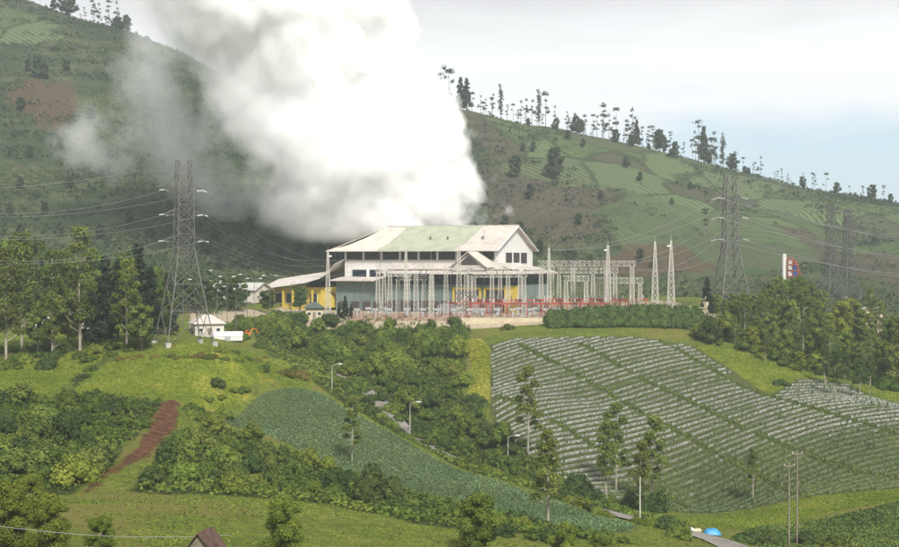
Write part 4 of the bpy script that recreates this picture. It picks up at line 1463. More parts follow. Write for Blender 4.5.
M_DULL_STEEL = flat_mat("dull_steel", (.12, .115, .11), .6, .2, .8, .35, .2)
M_RED = flat_mat("red_paint", (.36, .075, .055), .6, .2, .8, .3)
M_PORC = flat_mat("brown_porcelain", (.12, .06, .045), .35, .15, 2, .5)
M_GREYBOX = flat_mat("grey_enamel", (.36, .37, .37), .5, .1, 1, .4)
M_WIRE = flat_mat("aluminium_wire", (.27, .27, .27), .5, .1, 1, .4, .3)
M_GLASSINS = flat_mat("pale_insulator", (.60, .62, .62), .3, .1, 1, .5)
M_CONC = flat_mat("concrete", (.40, .37, .33), .85, .15, .5, .1)
M_SAND = flat_mat("sandy_render", (.55, .46, .32), .9, .12, .4, .1)
M_ROAD = flat_mat("pale_track", (.20, .185, .165), .9, .2, .3, .1)
M_ROOFDK = flat_mat("dark_green_roof", (.075, .095, .085), .7, .2, .6, .2)
M_ROOFGREY = flat_mat("grey_metal_roof", (.40, .39, .36), .6, .15, .5, .3)
M_TILE = flat_mat("brown_tile", (.10, .062, .05), .85, .3, 1.5, .1)
M_WOOD = flat_mat("weathered_timber", (.24, .20, .16), .9, .2, 1.0, .1)
M_BLUE = flat_mat("blue_tarpaulin", (.03, .24, .48), .45, .2, 1.2, .35)
M_ORANGE = flat_mat("orange_paint", (.62, .17, .03), .5, .15, 1.0, .3)
M_BLUEPAINT = flat_mat("blue_paint", (.04, .07, .25), .5, .15, 1.0, .3)
M_LAMP = flat_mat("lamp_glass", (.72, .72, .70), .3, .05, 1, .5)

# ------------------------------------------------------------------ power plant main hall
TH = R(25)
plant_root = empty("power_plant", (17, 498, PAD_Z), "large pale power station hall with tall pitched roof in front of the steam", "power plant", None, -TH)
LX, WY, EV, RG = 62.0, 34.0, 22.6, 31.2
m = MB()
m.box((-LX, .0, 0), (-.0, WY, 18.4))                      # solid lower storeys
m.v += [(0, 0, 18.4), (0, WY, 18.4), (0, WY, EV), (0, WY / 2, RG - .5), (0, 0, EV)]
m.v += [(-.5, 0, 18.4), (-.5, WY, 18.4), (-.5, WY, EV), (-.5, WY / 2, RG - .5), (-.5, 0, EV)]
o = len(m.v) - 10
m.f += [(o, o + 1, o + 2, o + 3, o + 4), (o + 9, o + 8, o + 7, o + 6, o + 5), (o, o + 5, o + 6, o + 1), (o + 1, o + 6, o + 7, o + 2), (o + 2, o + 7, o + 8, o + 3), (o + 3, o + 8, o + 9, o + 4), (o + 4, o + 9, o + 5, o)]
wall = m.build("wall", M_WHITE, plant_root)
# gallery band under the eaves: dark openings between white posts
m = MB().box((-LX + .2, .35, 18.4), (-.5, WY - .2, EV - .1))
m.build("gallery_opening", M_OPEN, plant_root)
for k in range(9):
    x = -LX + .3 + k * (LX - 1.1) / 8
    MB().box((x - .35, -.06, 18.35), (x + .35, .5, EV)).build("post", M_WHITE, plant_root)
m = MB().box((-LX - .1, -.16, 18.2), (.1, .3, 18.7))
m.build("sill_band", M_PALE_STEEL, plant_root)
# second row of windows on the far-left front
for k in range(3):
    x = -LX + 3.2 + k * 7.3
    f = MB().box((x - .15, -.10, 12.1), (x + 6.3, .1, 15.3)).build("window", M_WHITE, plant_root)
    MB().box((x + .1, -.14, 12.4), (x + 6.05, -.02, 15.0)).build("pane", M_GLASS, f)
# gable windows
for k in range(3):
    y = 7.5 + k * 7.2
    f = MB().box((-.05, y - .2, 17.0), (.12, y + 6.2, 21.6)).build("window", M_WHITE, plant_root)
    p = MB().box((.06, y + .1, 17.3), (.17, y + 5.9, 21.3))
    for q in range(1, 8):
        p.box((.17, y + .1, 17.3 + q * .5), (.20, y + 5.9, 17.38 + q * .5))
    p.build("pane", M_OPEN, f)


def roof_strip(x0, x1, xr0, xr1, side, over=2.6):
    """half of the main roof between two stations, bent: steep above, flatter at the eaves; xr = station at the ridge"""
    sec = [(-over, EV - .55), (3.0, EV + 1.5), (9.5, EV + 4.6), (WY / 2, RG)]
    m = MB()
    for (ya, za), (yb, zb) in zip(sec[:-1], sec[1:]):
        ta, tb = (ya + over) / (WY / 2 + over), (yb + over) / (WY / 2 + over)
        qa, qb = ta ** .7, tb ** .7
        pts = [(x0 + (xr0 - x0) * qa, ya, za), (x1 + (xr1 - x1) * qa, ya, za), (x1 + (xr1 - x1) * qb, yb, zb), (x0 + (xr0 - x0) * qb, yb, zb)]
        if side:
            pts = [(x, WY - y, z) for x, y, z in pts][::-1]
        m.slab(pts, .35)
    # standing seams
    n = max(2, int((x1 - x0) / 1.5))
    for k in range(n + 1):
        s = k / n
        prev = None
        for (ya, za) in sec:
            q = ((ya + over) / (WY / 2 + over)) ** .7
            xa, xb = x0 + (xr0 - x0) * q, x1 + (xr1 - x1) * q
            p = (xa + (xb - xa) * s, WY - ya if side else ya, za + .04)
            if prev:
                m.bar(prev, p, .16)
            prev = p
    return m


rf = roof_strip(-LX - 6.5, -47, -LX + 9, -44, 0).build("roof", M_CREAM, plant_root)
rf["label"] = "cream roof end sweeping out over the left eaves"
rf = roof_strip(-47, -16.5, -44, -13, 0).build("roof", M_GREENROOF, plant_root)
rf["label"] = "faded green middle of the roof"
rf = roof_strip(-16.5, 1.2, -13, 1.2, 0).build("roof", M_PINKROOF, plant_root)
rf["label"] = "pale right end of the roof"
roof_strip(-LX - 6.5, 1.2, -LX + 9, 1.2, 1).build("roof", M_CREAM, plant_root)
m = MB().slab([(-LX - 6.5, -2.6, EV - .6), (-LX - 6.5, WY + 2.6, EV - .6), (-LX + 9, WY / 2, RG)], .3)
m.build("hip_roof", M_CREAM, plant_root)
m = MB()
m.bar((-LX + 9, WY / 2, RG + .1), (1.3, WY / 2, RG + .1), .7)
m.build("ridge_cap", M_PALE_STEEL, plant_root)
m = MB()
for yy in (-2.6, WY + 2.6):
    m.bar((1.25, yy, EV - .7), (1.25, WY / 2, RG - .25), .55)
m.build("barge_board", M_WHITE, plant_root)
m = MB().bar((-LX - 6.5, -2.75, EV - .75), (1.2, -2.75, EV - .75), .4)
m.build("gutter", M_PALE_STEEL, plant_root)

# front block with lean-to roof and small cross gable
fb = MB().box((-40, -8.5, 0), (11.5, -.2, 9.9)).build("lower_wall", M_GREENWALL, plant_root)
MB().box((-39.8, -8.2, 9.9), (11.3, -.2, 15.2)).build("upper_wall", M_GLASS, plant_root)
for k in range(9):
    x = -39.6 + k * 6.35
    MB().box((x - .16, -8.45, 9.9), (x + .16, -8.1, 14.6)).build("mullion", M_OPEN if k > 4 else M_GALV, plant_root)
m = MB()
m.slab([(-42, -12.5, 14.1), (14, -12.5, 14.1), (12, -4, 15.6), (-42, -4, 15.6)], .4)
m.slab([(-42, -4, 15.6), (12, -4, 15.6), (9, -.1, 17.6), (-42, -.1, 17.6)], .4)
m.slab([(14.02, -12.45, 14.08), (14.02, 24, 14.08), (.2, 24, 17.3), (.2, -.1, 17.3)], .4)
for k in range(36):
    x = -41.5 + k * 1.5
    m.bar((x, -12.4, 14.15), (x, -4, 15.65), .12)
m.build("lean_to_roof", M_PINKROOF, plant_root)
m = MB().bar((-42, -12.6, 13.9), (14, -12.6, 13.9), .45)
m.build("fascia", M_WHITE, plant_root)
g = MB()
GXc, GW = -6.5, 7.2
for s in (-1, 1):
    g.slab([(GXc, -11.2, 21.6), (GXc + s * GW, -11.2, 16.2), (GXc + s * GW, -.1, 16.2), (GXc, -.1, 21.6)], .35)
gr = g.build("cross_gable_roof", M_CREAM, plant_root)
g = MB()
o = len(g.v)
for y in (-10.4, -10.1):
    g.v += [(GXc - GW + 1.2, y, 15.0), (GXc + GW - 1.2, y, 15.0), (GXc + GW - 1.2, y, 16.7), (GXc, y, 20.9), (GXc - GW + 1.2, y, 16.7)]
g.f += [(0, 1, 2, 3, 4), (9, 8, 7, 6, 5)] + [(i, i + 5, (i + 1) % 5 + 5, (i + 1) % 5) for i in range(5)]
gb = g.build("gable_wall", M_PINKROOF, plant_root)
g = MB()
for q in range(9):
    zz = 16.9 + q * .36
    hw = (20.3 - zz) * 1.12
    if hw > .15:
        g.box((GXc - hw, -10.5, zz), (GXc + hw, -10.42, zz + .26))
g.build("louvre", M_OPEN, gb)
MB().box((.15, -.15, 0), (11.4, 21, 9.9)).build("side_wall", M_GREENWALL, plant_root)
MB().box((.15, -.1, 9.9), (11.2, 20.8, 15.0)).build("side_glazing", M_GLASS, plant_root)
for k in range(6):  # dark panels added along the wall foot to stand for its black spaces
    x = -39 + k * 4.2
    f = MB().box((x, -8.72, .3), (x + 3.4, -8.48, 4.2)).build("base_panel", M_GALV, plant_root)
    MB().box((x + .25, -8.80, .4), (x + 3.15, -8.66, 3.9)).build("dark_panel", M_OPEN, f)
for k in range(4):  # more added dark panels at the foot of the left front wall
    x = -60 + k * 4.6
    f = MB().box((x, -7.22, .3), (x + 3.4, -6.98, 3.6)).build("base_panel", M_GALV, plant_root)
    MB().box((x + .25, -7.30, .4), (x + 3.15, -7.16, 3.3)).build("dark_panel", M_OPEN, f)
# yellow framed openings
for x0, x1 in ((-13.5, -2.5), (-1.5, 10.0)):
    f = MB().box((x0, -8.75, 3.2), (x0 + .8, -8.45, 9.0)).box((x1 - .8, -8.75, 3.2), (x1, -8.45, 9.0)).box((x0 + .8, -8.75, 8.2), (x1 - .8, -8.45, 9.0)).build("door_frame", M_YELLOW, plant_root)
    MB().box((x0 + .8, -8.6, .1), (x1 - .8, -8.46, 8.2)).build("dark_panel", M_OPEN, f)
MB().box((6.5, -9.2, 0), (11.7, -8.52, 9.6)).build("pilaster", M_YELLOW, plant_root)
# roof vents and aerial
for x in (-30, -23, -9):
    MB().lathe((x, 7.5, 26.0), [(.35, -.5), (.35, .9), (.55, .95), (.2, 1.4)], 8).build("vent", M_GALV, plant_root)
MB().bar((-8, 6.5, 25), (-8, 6.5, 29.5), .14).build("aerial", M_GALV, plant_root)
for x in (-47, -26, -5.5):
    MB().bar((x, -.25, 2), (x, -.25, 22), .22).build("downpipe", M_PALE_STEEL, plant_root)

# annex on the left: low hall under a broad pale roof that sweeps up to the main wall
ax = empty("annex_hall", (17 - 62 * math.cos(TH), 498 + 62 * math.sin(TH), PAD_Z), "low yellow-walled annex under a wide pale sweeping roof, left of the main hall", "annex", None, -TH)
MB().box((-38, -3.5, 0), (-2, 16, 8.3)).build("wall", M_YELLOW, ax)
m = MB()
secx = [(-42, 8.6), (-30, 10.0), (-16, 11.4), (-8, 13.0), (-3.5, 15.0), (-.2, 18.0)]
for (xa, za), (xb, zb) in zip(secx[:-1], secx[1:]):
    m.slab([(xa, -8, za - 1.0), (xb, -8, zb - 1.0), (xb, 6, zb + 2.6), (xa, 6, za + 2.6)], .35)
    m.slab([(xa, 6, za + 2.6), (xb, 6, zb + 2.6), (xb, 19, zb - .4), (xa, 19, za - .4)], .35)
m.build("roof", M_PINKROOF, ax)
MB().bar((-42, -8.1, 7.4), (-30, -8.1, 8.8), .5).bar((-30, -8.1, 8.8), (-16, -8.1, 10.2), .5).bar((-16, -8.1, 10.2), (-8, -8.1, 11.8), .5).build("fascia", M_WHITE, ax)
for k in range(7):
    x = -40 + k * 5.4
    MB().box((x - .35, -7.0, 0), (x + .35, -6.3, 7.4)).build("column", M_YELLOW, ax)
for k in range(5):
    x = -36.5 + k * 6.6
    f = MB().box((x, -3.7, 2.2), (x + 4.2, -3.45, 6.2)).build("window", M_WHITE, ax)
    MB().box((x + .2, -3.76, 2.4), (x + 4.0, -3.6, 6.0)).build("pane", M_GLASS, f)
cn = MB()
cn.slab([(-1, -10, 11.2), (18, -10, 11.2), (18, -.2, 12.4), (-1, -.2, 12.4)], .35)
cn.build("canopy", M_PINKROOF, plant_root)
for c in list(bpy.data.objects):
    if c.name.startswith("canopy") and c.parent == plant_root:
        c.location.x = -LX
MB().box((-LX + .2, -7, 0), (-42.2, -.2, 11.0)).build("front_wall", M_GREENWALL, plant_root)
# low curved yellow porch at the foot of the annex
m = MB()
o = len(m.v)
for i in range(9):
    t = math.pi * i / 8
    for y in (-8.5, -3.6):
        m.v.append((-4.5 + 3.6 * math.cos(t), y, 1.0 + 5.6 * math.sin(t)))
for i in range(8):
    m.f.append((o + 2 * i, o + 2 * i + 1, o + 2 * i + 3, o + 2 * i + 2))
m.f.append(tuple(o + 2 * i for i in range(9)))
m.f.append(tuple(o + 2 * i + 1 for i in range(9))[::-1])
m.build("porch", M_YELLOW, ax)

ax.scale = (.78, 1, 1)

# ------------------------------------------------------------------ lattice work
def lattice(m, path, w, n=None, wb=.22, wd=.13, aspect=1.0, dense=1.0):
    """four-legged lattice column: path = [(z, half width)] round x=y=0"""
    zs = []
    for (za, ha), (zb, hb) in zip(path[:-1], path[1:]):
        k = max(1, round((zb - za) / ((ha + hb) * 1.0 * dense)))
        for i in range(k):
            t = i / k
            zs.append((za + (zb - za) * t, ha + (hb - ha) * t))
    zs.append(path[-1])
    cor = lambda z, h: [Vector((sx * h, sy * h * aspect, z)) for sx, sy in ((-1, -1), (1, -1), (1, 1), (-1, 1))]
    for (za, ha), (zb, hb) in zip(zs[:-1], zs[1:]):
        A_, B_ = cor(za, ha), cor(zb, hb)
        for i in range(4):
            j = (i + 1) % 4
            m.bar(A_[i], B_[i], wb)
            m.bar(A_[i], B_[j], wd)
            m.bar(A_[j], B_[i], wd)
            m.bar(B_[i], B_[j], wd)
    return m


def girder(m, p, q, h=1.5, d=1.2, wb=.2, wd=.12, n=None):
    """box girder from p to q (bottom centre line)"""
    p, q = Vector(p), Vector(q)
    L_ = (q - p).length
    n = n or max(2, round(L_ / h))
    t = (q - p).normalized()
    s = t.cross(Vector((0, 0, 1))).normalized() * d * .5
    up = Vector((0, 0, h))
    ch = [lambda c: c - s, lambda c: c + s, lambda c: c + s + up, lambda c: c - s + up]
    for i in range(n):
        a, b = p.lerp(q, i / n), p.lerp(q, (i + 1) / n)
        for k in range(4):
            m.bar(ch[k](a), ch[k](b), wb)
            if i % 2:
                m.bar(ch[k](a), ch[(k + 1) % 4](b), wd)
            else:
                m.bar(ch[(k + 1) % 4](a), ch[k](b), wd)
            m.bar(ch[k](b), ch[(k + 1) % 4](b), wd)
    return m


def zpx(v, D):
    return ray(449.5, v)[1] * D


# lightning masts / gantry columns: u, D, top v, base half width, top half width, spike
MASTS = [(328, 449, 247, .85, .22, "slim lattice mast beside the small guard house"), (406, 452, 243, .75, .25, "slim lattice mast before the left windows of the hall"),
         (459, 451, 238, 1.05, .22, "thick lattice mast in front of the middle of the hall"), (549, 455, 243, .8, .2, "slender lattice mast just right of the hall gable"),
         (608, 455, 240, 1.1, .25, "lattice mast rising from the far gantry beam"), (655, 450, 236, 1.15, .15, "tall tapering lattice mast, nearer to the gantry of the end pair"),
         (671, 452, 235, 1.25, .15, "tall tapering lattice mast at the far end of the switchyard")]
for u, D, vt, hb, ht, lab in MASTS:
    g_ = ground(u, D)
    o = empty("lattice_mast", g_, lab, "mast", "lattice masts of the switchyard")
    H = zpx(vt, D) - g_.z
    lattice(MB(), [(0, hb), (H * .55, hb * .62), (H * .93, ht)], 0, wb=.26, wd=.15, dense=1.1).build("shaft", M_PALE_STEEL, o)
    MB().bar((0, 0, H * .93), (0, 0, H), .14, .06).build("spike", M_PALE_STEEL, o)
    f = MB()
    for sx in (-1, 1):
        for sy in (-1, 1):
            f.box((sx * hb - .3, sy * hb - .3, -.3), (sx * hb + .3, sy * hb + .3, .25))
    f.build("footing", M_CONC, o)
    if u in (328, 608, 671):
        MB().box((.3 if u == 328 else -1.3, -.5, H * .86), (1.2 if u == 328 else -.3, -.1, H * .86 + .5)).build("floodlight", M_LAMP, o)

# gantries: two or more lattice columns carrying a lattice girder
GANTRY = [([(416, 456), (431, 455)], 269, "narrow two-legged gantry beside the left mast"), ([(378, 462), (390, 461)], 271, "narrow gantry in front of the grey-green wall"),
          ([(446, 458), (466, 457)], 272, "gantry behind the thick lattice mast"), ([(492, 456), (508, 455)], 269, "square gantry in front of the dark glass band"),
          ([(541, 468), (573, 464), (606, 460), (632, 456)], 266, "long gantry whose beam runs out beyond the hall gable"),
          ([(559, 476), (593, 474), (615, 472)], 273, "lower gantry behind the long beam"), ([(432, 470), (470, 470), (500, 470)], 274, "long gantry close to the front of the hall"),
          ([(384, 475), (408, 474)], 276, "low gantry behind the grey-green wall's posts"),
          ([(398, 459), (424, 459)], 280, "low pale gantry between the two left gantries"), ([(474, 462), (524, 462)], 277, "wide gantry across the cross gable"), ([(520, 474), (552, 473)], 272, "gantry against the right corner of the hall"),
          ([(566, 458), (586, 458)], 281, "small low gantry under the long beam"), ([(598, 466), (640, 465)], 283, "low gantry at the far end of the red frames")]
for cols, vt, lab in GANTRY:
    u0, D0 = cols[0]
    g0 = ground(u0, D0)
    o = empty("gantry", g0, lab, "gantry", "lattice gantries of the switchyard")
    tops = []
    for u, D in cols:
        g_ = ground(u, D)
        H = zpx(vt, cols[0][1]) - g_.z
        lattice(m := MB(), [(0, .8), (H, .5)], 0, wb=.23, wd=.13, dense=1.1)
        c = m.build("column", M_PALE_STEEL, o)
        c.location = g_ - g0
        MB().box((-1.1, -1.1, -.3), (1.1, 1.1, .2)).build("footing", M_CONC, c)
        tops.append(g_ - g0 + Vector((0, 0, H)))
    for a_, b_ in zip(tops[:-1], tops[1:]):
        d_ = (b_ - a_).normalized() * .9
        girder(MB(), a_ - d_, b_ + d_, 1.7, 1.3, .24, .15).build("beam", M_PALE_STEEL, o)
        for t_ in ((.2, .5, .8) if (b_ - a_).length > 8 else (.3, .7)):
            p = a_.lerp(b_, t_)
            ins = MB().lathe((0, 0, 0), [(.07, 0)] + [(r_, -z_) for q in range(8) for r_, z_ in ((.08, q * .2 + .02), (.19, q * .2 + .09), (.08, q * .2 + .16))] + [(.05, -1.75)], 8)
            i_ = ins.build("insulator", M_PORC, o)
            i_.location = p
# red bus frames standing in rows
def bus_frame(w, h):
    parts = []
    for sx in (0, 1):
        m = MB()
        m.bar((sx * w, 0, 0), (sx * w, 0, h), .42)
        m.bar((sx * w - .7, 0, 0), (sx * w, 0, h * .5), .2)
        m.bar((sx * w + .7, 0, 0), (sx * w, 0, h * .5), .2)
        parts.append(("post", m.mesh("post"), M_RED))
    m = MB().box((-.6, -.22, h), (w + .6, .22, h + .6))
    m.bar((-.6, .5, h - .8), (w + .6, .5, h - .8), .2)
    parts.append(("crossbeam", m.mesh("crossbeam"), M_RED))
    for k in range(3):
        x = w * (k + .5) / 3
        m = MB().lathe((x, 0, h + .42), [(.10, 0)] + [(r_, z_) for q in range(6) for r_, z_ in ((.10, q * .2 + .03), (.2, q * .2 + .1), (.10, q * .2 + .17))] + [(.07, 1.35)], 8)
        parts.append(("insulator", m.mesh("insulator"), M_PORC if k % 2 else M_GLASSINS))
    return parts


def breaker():
    parts = []
    m = MB()
    for sx in (-.7, .7):
        for sy in (-.4, .4):
            m.bar((sx, sy, 0), (sx * .9, sy, 2.4), .16)
        m.bar((sx, -.4, .3), (sx, .4, 2.3), .09)
    m.bar((-.7, -.4, .4), (.7, -.4, 2.2), .09)
    parts.append(("stand", m.mesh("stand"), M_GALV))
    parts.append(("cabinet", MB().box((-.95, -.6, 2.4), (.95, .6, 3.1)).box((-.35, -.75, .9), (.35, -.42, 2.0)).mesh("cabinet"), M_GREYBOX))
    for k in range(3):
        x = -.65 + k * .65
        m = MB().lathe((x, 0, 3.1), [(.10, 0)] + [(r_, z_) for q in range(8) for r_, z_ in ((.09, q * .22 + .03), (.2, q * .22 + .11), (.09, q * .22 + .19))] + [(.12, 1.85), (.12, 2.2)], 8)
        parts.append(("bushing", m.mesh("bushing"), M_PORC))
    return parts


def place_parts(name, parts, loc, label, cat, group, rz=0):
    o = empty(name, loc, label, cat, group, rz)
    for nm, me, mt in parts:
        if not me.materials:
            me.materials.append(mt)
        c = bpy.data.objects.new(nm, me)
        COL.objects.link(c)
        c.parent = o
    return o


random.seed(5)
BF = [bus_frame(5.2, 4.2), bus_frame(6.2, 5.0)]
for i, (u0, u1, D, st) in enumerate([(470, 606, 452, 6.6), (462, 604, 464, 6.6), (450, 500, 458, 6.8), (545, 640, 472, 7.0)]):
    u = u0
    where = ["in the front row of the switchyard", "in the second row of the switchyard", "before the grey-green wall", "under the long gantry beam"][i]
    while u < u1:
        place_parts("bus_frame", BF[i % 2], ground(u, D + rr(-.4, .4)), "red steel bus frame with insulators standing " + where, "bus frame", "red bus frames " + where)
        u += st / D * F
BK = breaker()
for i, (u0, u1, D, st) in enumerate([(343, 600, 448.8, 5.0), (370, 610, 459, 6.0), (575, 645, 452, 4.6)]):
    u = u0
    where = ["along the front edge of the switchyard", "between the rows of red frames", "at the end of the long gantry"][i]
    while u < u1:
        place_parts("circuit_breaker", BK, ground(u + rr(-2, 2), D), "grey three-post circuit breaker on legs " + where, "breaker", "circuit breakers " + where, rr(-.1, .1))
        u += st / D * F
# perimeter fence on the sandy bank: pinkish posts with a mesh of wires
def run_fence(u0, u1, D, lab, mat, hgt=2.4, step=2.6):
    a_, b_ = ground(u0, D), ground(u1, D)
    o = empty("perimeter_fence", a_, lab, "fence")
    n = int((b_ - a_).length / step)
    for k in range(n + 1):
        p = a_.lerp(b_, k / n)
        p.z = float(height(p.x, p.y))
        q = MB().bar((0, 0, -.2), (0, 0, hgt), .15).build("post", mat, o)
        q.location = p - a_
    m = MB()
    for z in (.2, .75, 1.3, 1.85, 2.3):
        m.bar((0, 0, z), b_ - a_ + Vector((0, 0, z)), .07)
    n2 = int((b_ - a_).length / .55)
    for k in range(n2):
        p = (b_ - a_) * (k / n2)
        m.bar(p + Vector((0, 0, .2)), p + Vector((0, 0, 2.3)), .05)
    m.build("mesh_panel", mat, o)


run_fence(352, 470, 446.3, "pinkish steel fence in front of the grey-green part of the switchyard", M_RED)
run_fence(471, 612, 446.0, "pale steel fence on the sandy bank below the red frames", M_PALE_STEEL)
# transformers behind the frames
for u, D, lab in [(447, 478, "grey transformer with cooling fins close to the hall front"), (482, 480, "grey transformer with cooling fins before the yellow-framed opening")]:
    o = empty("transformer", ground(u, D), lab, "transformer", "transformers by the hall", -TH)
    MB().box((-2.2, -1.5, .3), (2.2, 1.5, 3.6)).build("tank", M_GREYBOX, o)
    for sx in (-1, 1):
        m = MB()
        for k in range(8):
            m.box((sx * 2.25 - (.0 if sx > 0 else .9), -1.4 + k * .38, .6), (sx * 2.25 + (.9 if sx > 0 else 0), -1.28 + k * .38, 3.2))
        m.build("radiator", M_GREYBOX, o)
    for k in range(3):
        MB().lathe((-1.3 + k * 1.3, 0, 3.6), [(.13, 0)] + [(r_, z_) for q in range(6) for r_, z_ in ((.12, q * .22 + .03), (.26, q * .22 + .11), (.12, q * .22 + .19))] + [(.08, 1.5)], 8).build("bushing", M_PORC, o)
    MB().lathe((0, .9, 4.0), [(.4, 0), (.4, .9)], 10).build("conservator", M_GREYBOX, o)
# sandy bank wall under the switchyard edge
a_, b_ = ground(452, 444.6), ground(557, 444.6)
m = MB()
n = 30
for k in range(n):
    pa, pb = a_.lerp(b_, k / n), a_.lerp(b_, (k + 1) / n)
    ha, hb = PAD_Z + .15, PAD_Z + .15
    m.slab([(pa.x, 445.2, ha), (pb.x, 445.2, hb), (pb.x, 445.9, hb), (pa.x, 445.9, ha)], 4.2)
tag(m.build("retaining_wall", M_SAND), "low sandy retaining wall along the front edge of the switchyard", "wall")

# ------------------------------------------------------------------ transmission towers
def tower(name, loc, H, hb, hw, ht, waist, lab, arms, rz=0, mat=None, wb=.34, wd=.2):
    """square tower: half widths hb at the foot, hw at the waist, ht at the top; arms = [(z, length)]"""
    mat = mat or M_GALV
    o = empty(name, loc, lab, "pylon", None, rz)
    m = MB()
    zw = H * waist
    # legs and lower panels, drawn with a few big panels then narrower ones
    lev = [(0, hb), (zw * .34, hb + (hw - hb) * .36), (zw * .62, hb + (hw - hb) * .66), (zw * .83, hb + (hw - hb) * .87), (zw, hw)]
    cor = lambda z, h: [Vector((sx * h, sy * h, z)) for sx, sy in ((-1, -1), (1, -1), (1, 1), (-1, 1))]
    for (za, ha), (zb, hb_) in zip(lev[:-1], lev[1:]):
        A_, B_ = cor(za, ha), cor(zb, hb_)
        for i in range(4):
            j = (i + 1) % 4
            m.bar(A_[i], B_[i], wb)
            m.bar(A_[i], B_[j], wd)
            m.bar(A_[j], B_[i], wd)
            m.bar(B_[i], B_[j], wd)
            c = (A_[i] + A_[j] + B_[i] + B_[j]) / 4
            for e in (A_[i], A_[j]):
                q = e.lerp(B_[i] if e is A_[i] else B_[j], .5)
                m.bar(e.lerp(c, .5), q, wd * .7)
    m.build("leg_frame", mat, o)
    m = MB()
    lattice(m, [(zw, hw), (H, ht)], 0, wb=wb * .85, wd=wd * .9, dense=1.0)
    m.build("upper_shaft", mat, o)
    for z, ln in arms:
        t = (z - zw) / (H - zw)
        h = hw + (ht - hw) * t
        for s in (-1, 1):
            m = MB()
            tip = Vector((s * (h + ln), 0, z + .2))
            for y in (-h, h):
                for dz in (0, 1.6):
                    m.bar((s * h, y, z + dz), tip, wd)
                for q in (.33, .66):
                    lo, hi = Vector((s * h, y, z)).lerp(tip, q), Vector((s * h, y, z + 1.6)).lerp(tip, q)
                    m.bar(lo, hi, wd * .7)
            m.bar(Vector((s * h, -h, z)).lerp(tip, .5), Vector((s * h, h, z)).lerp(tip, .5), wd * .7)
            m.build("crossarm", mat, o)
    f = MB()
    for sx in (-1, 1):
        for sy in (-1, 1):
            f.box((sx * hb - .6, sy * hb - .6, -1.5), (sx * hb + .6, sy * hb + .6, .35))
    f.build("footing", M_CONC, o)
    return o


def to_world(o, p):
    return o.location + Matrix.Rotation(o.rotation_euler.z, 3, "Z") @ Vector(p)


bl = ground(184, 330)
H1 = zpx(161, 330) - bl.z
pyl1 = tower("transmission_tower", bl, H1, 5.6, 2.0, 1.55, .52, "grey lattice pylon on the grassy knoll beside the dark conifers", [(H1 * .555, 3.4), (H1 * .70, 3.2), (H1 * .835, 3.0)], R(28), wb=.30, wd=.17)
br = ground(730, 463)
H2 = zpx(176, 463) - br.z
pyl2 = tower("transmission_tower", br, H2, 6.0, 2.1, 1.6, .50, "big grey lattice pylon rising from the trees right of the switchyard", [(H2 * .545, 2.6), (H2 * .70, 2.4), (H2 * .84, 2.2)], R(14), wb=.42, wd=.26)
b3, b4 = ground(831, 600), ground(848, 612)
pyl3 = tower("transmission_tower", b3, zpx(204, 600) - b3.z, 4.0, 1.7, 1.2, .42, "darker distant pylon behind the wood, nearer to the red and white rig", [(24, 3.6), (31, 3.4), (38, 3.2)], R(20), M_DULL_STEEL, .42, .25)
pyl4 = tower("transmission_tower", b4, zpx(209, 612) - b4.z, 4.0, 1.7, 1.2, .42, "dark distant pylon behind the wood, the farther one from the red and white rig", [(23, 3.6), (30, 3.4), (37, 3.2)], R(20), M_DULL_STEEL, .42, .25)

# ------------------------------------------------------------------ conductors
def wire(a_, b_, sag, lab, group, r=.034, mat=None):
    ps = []
    for k in range(25):
        t = k / 24
        p = Vector(a_).lerp(Vector(b_), t)
        p.z -= sag * 4 * t * (1 - t)
        ps.append(p)
    o = MB().path(ps, r, 5).build("power_line", mat or M_WIRE)
    tag(o, lab, "power line", group)
    return o


def insul(a_, b_, n=9):
    """a string of insulator discs from a towards b: sub-part style piece of a line"""
    a_, b_ = Vector(a_), Vector(b_)
    d = (b_ - a_).normalized()
    m = MB()
    for k in range(n):
        p = a_ + d * (k * .28 + .1)
        m.bar(p, p + d * .15, .30, .22, 8)
    m.bar(a_, a_ + d * (n * .28 + .2), .08)
    return m


arm1 = [H1 * .835, H1 * .70, H1 * .555]
ends_l = [(-60, 214), (-60, 236), (-60, 260)]
ends_r = [(330, 258), (352, 262), (372, 268)]
names_ = ["upper", "middle", "lower"]
for k, z in enumerate(arm1):
    t = (z - H1 * .52) / (H1 * .48)
    h = 2.0 + (1.55 - 2.0) * t
    for s in (-1, 1):
        tip = to_world(pyl1, (s * (h + 3.0), 0, z + .2))
        e = P(ends_l[k][0], ends_l[k][1] + (2 if s > 0 else -2), 250 + 8 * s)
        w_ = wire(tip, e, 2.2, "%s pair of conductors running off past the left stand from the near pylon" % names_[k], "%s conductors left of the near pylon" % names_[k])
        insul(tip, e).build("insulator_string", M_GLASSINS, w_)
        e2 = ground(ends_r[k][0] + 12 * s, 470)
        e2.z = zpx(ends_r[k][1] + 2, 470)
        w_ = wire(tip, e2, 5.0, "%s pair of conductors dropping from the near pylon to the switchyard" % names_[k], "%s conductors right of the near pylon" % names_[k])
        insul(tip, e2).build("insulator_string", M_GLASSINS, w_)
top = to_world(pyl1, (0, 0, H1))
wire(top, P(-60, 190, 250), 1.5, "thin earth wire running left from the very top of the near pylon", "", .035)
del_ = bpy.data.objects[-1] if False else None
arm2 = [H2 * .84, H2 * .70, H2 * .545]
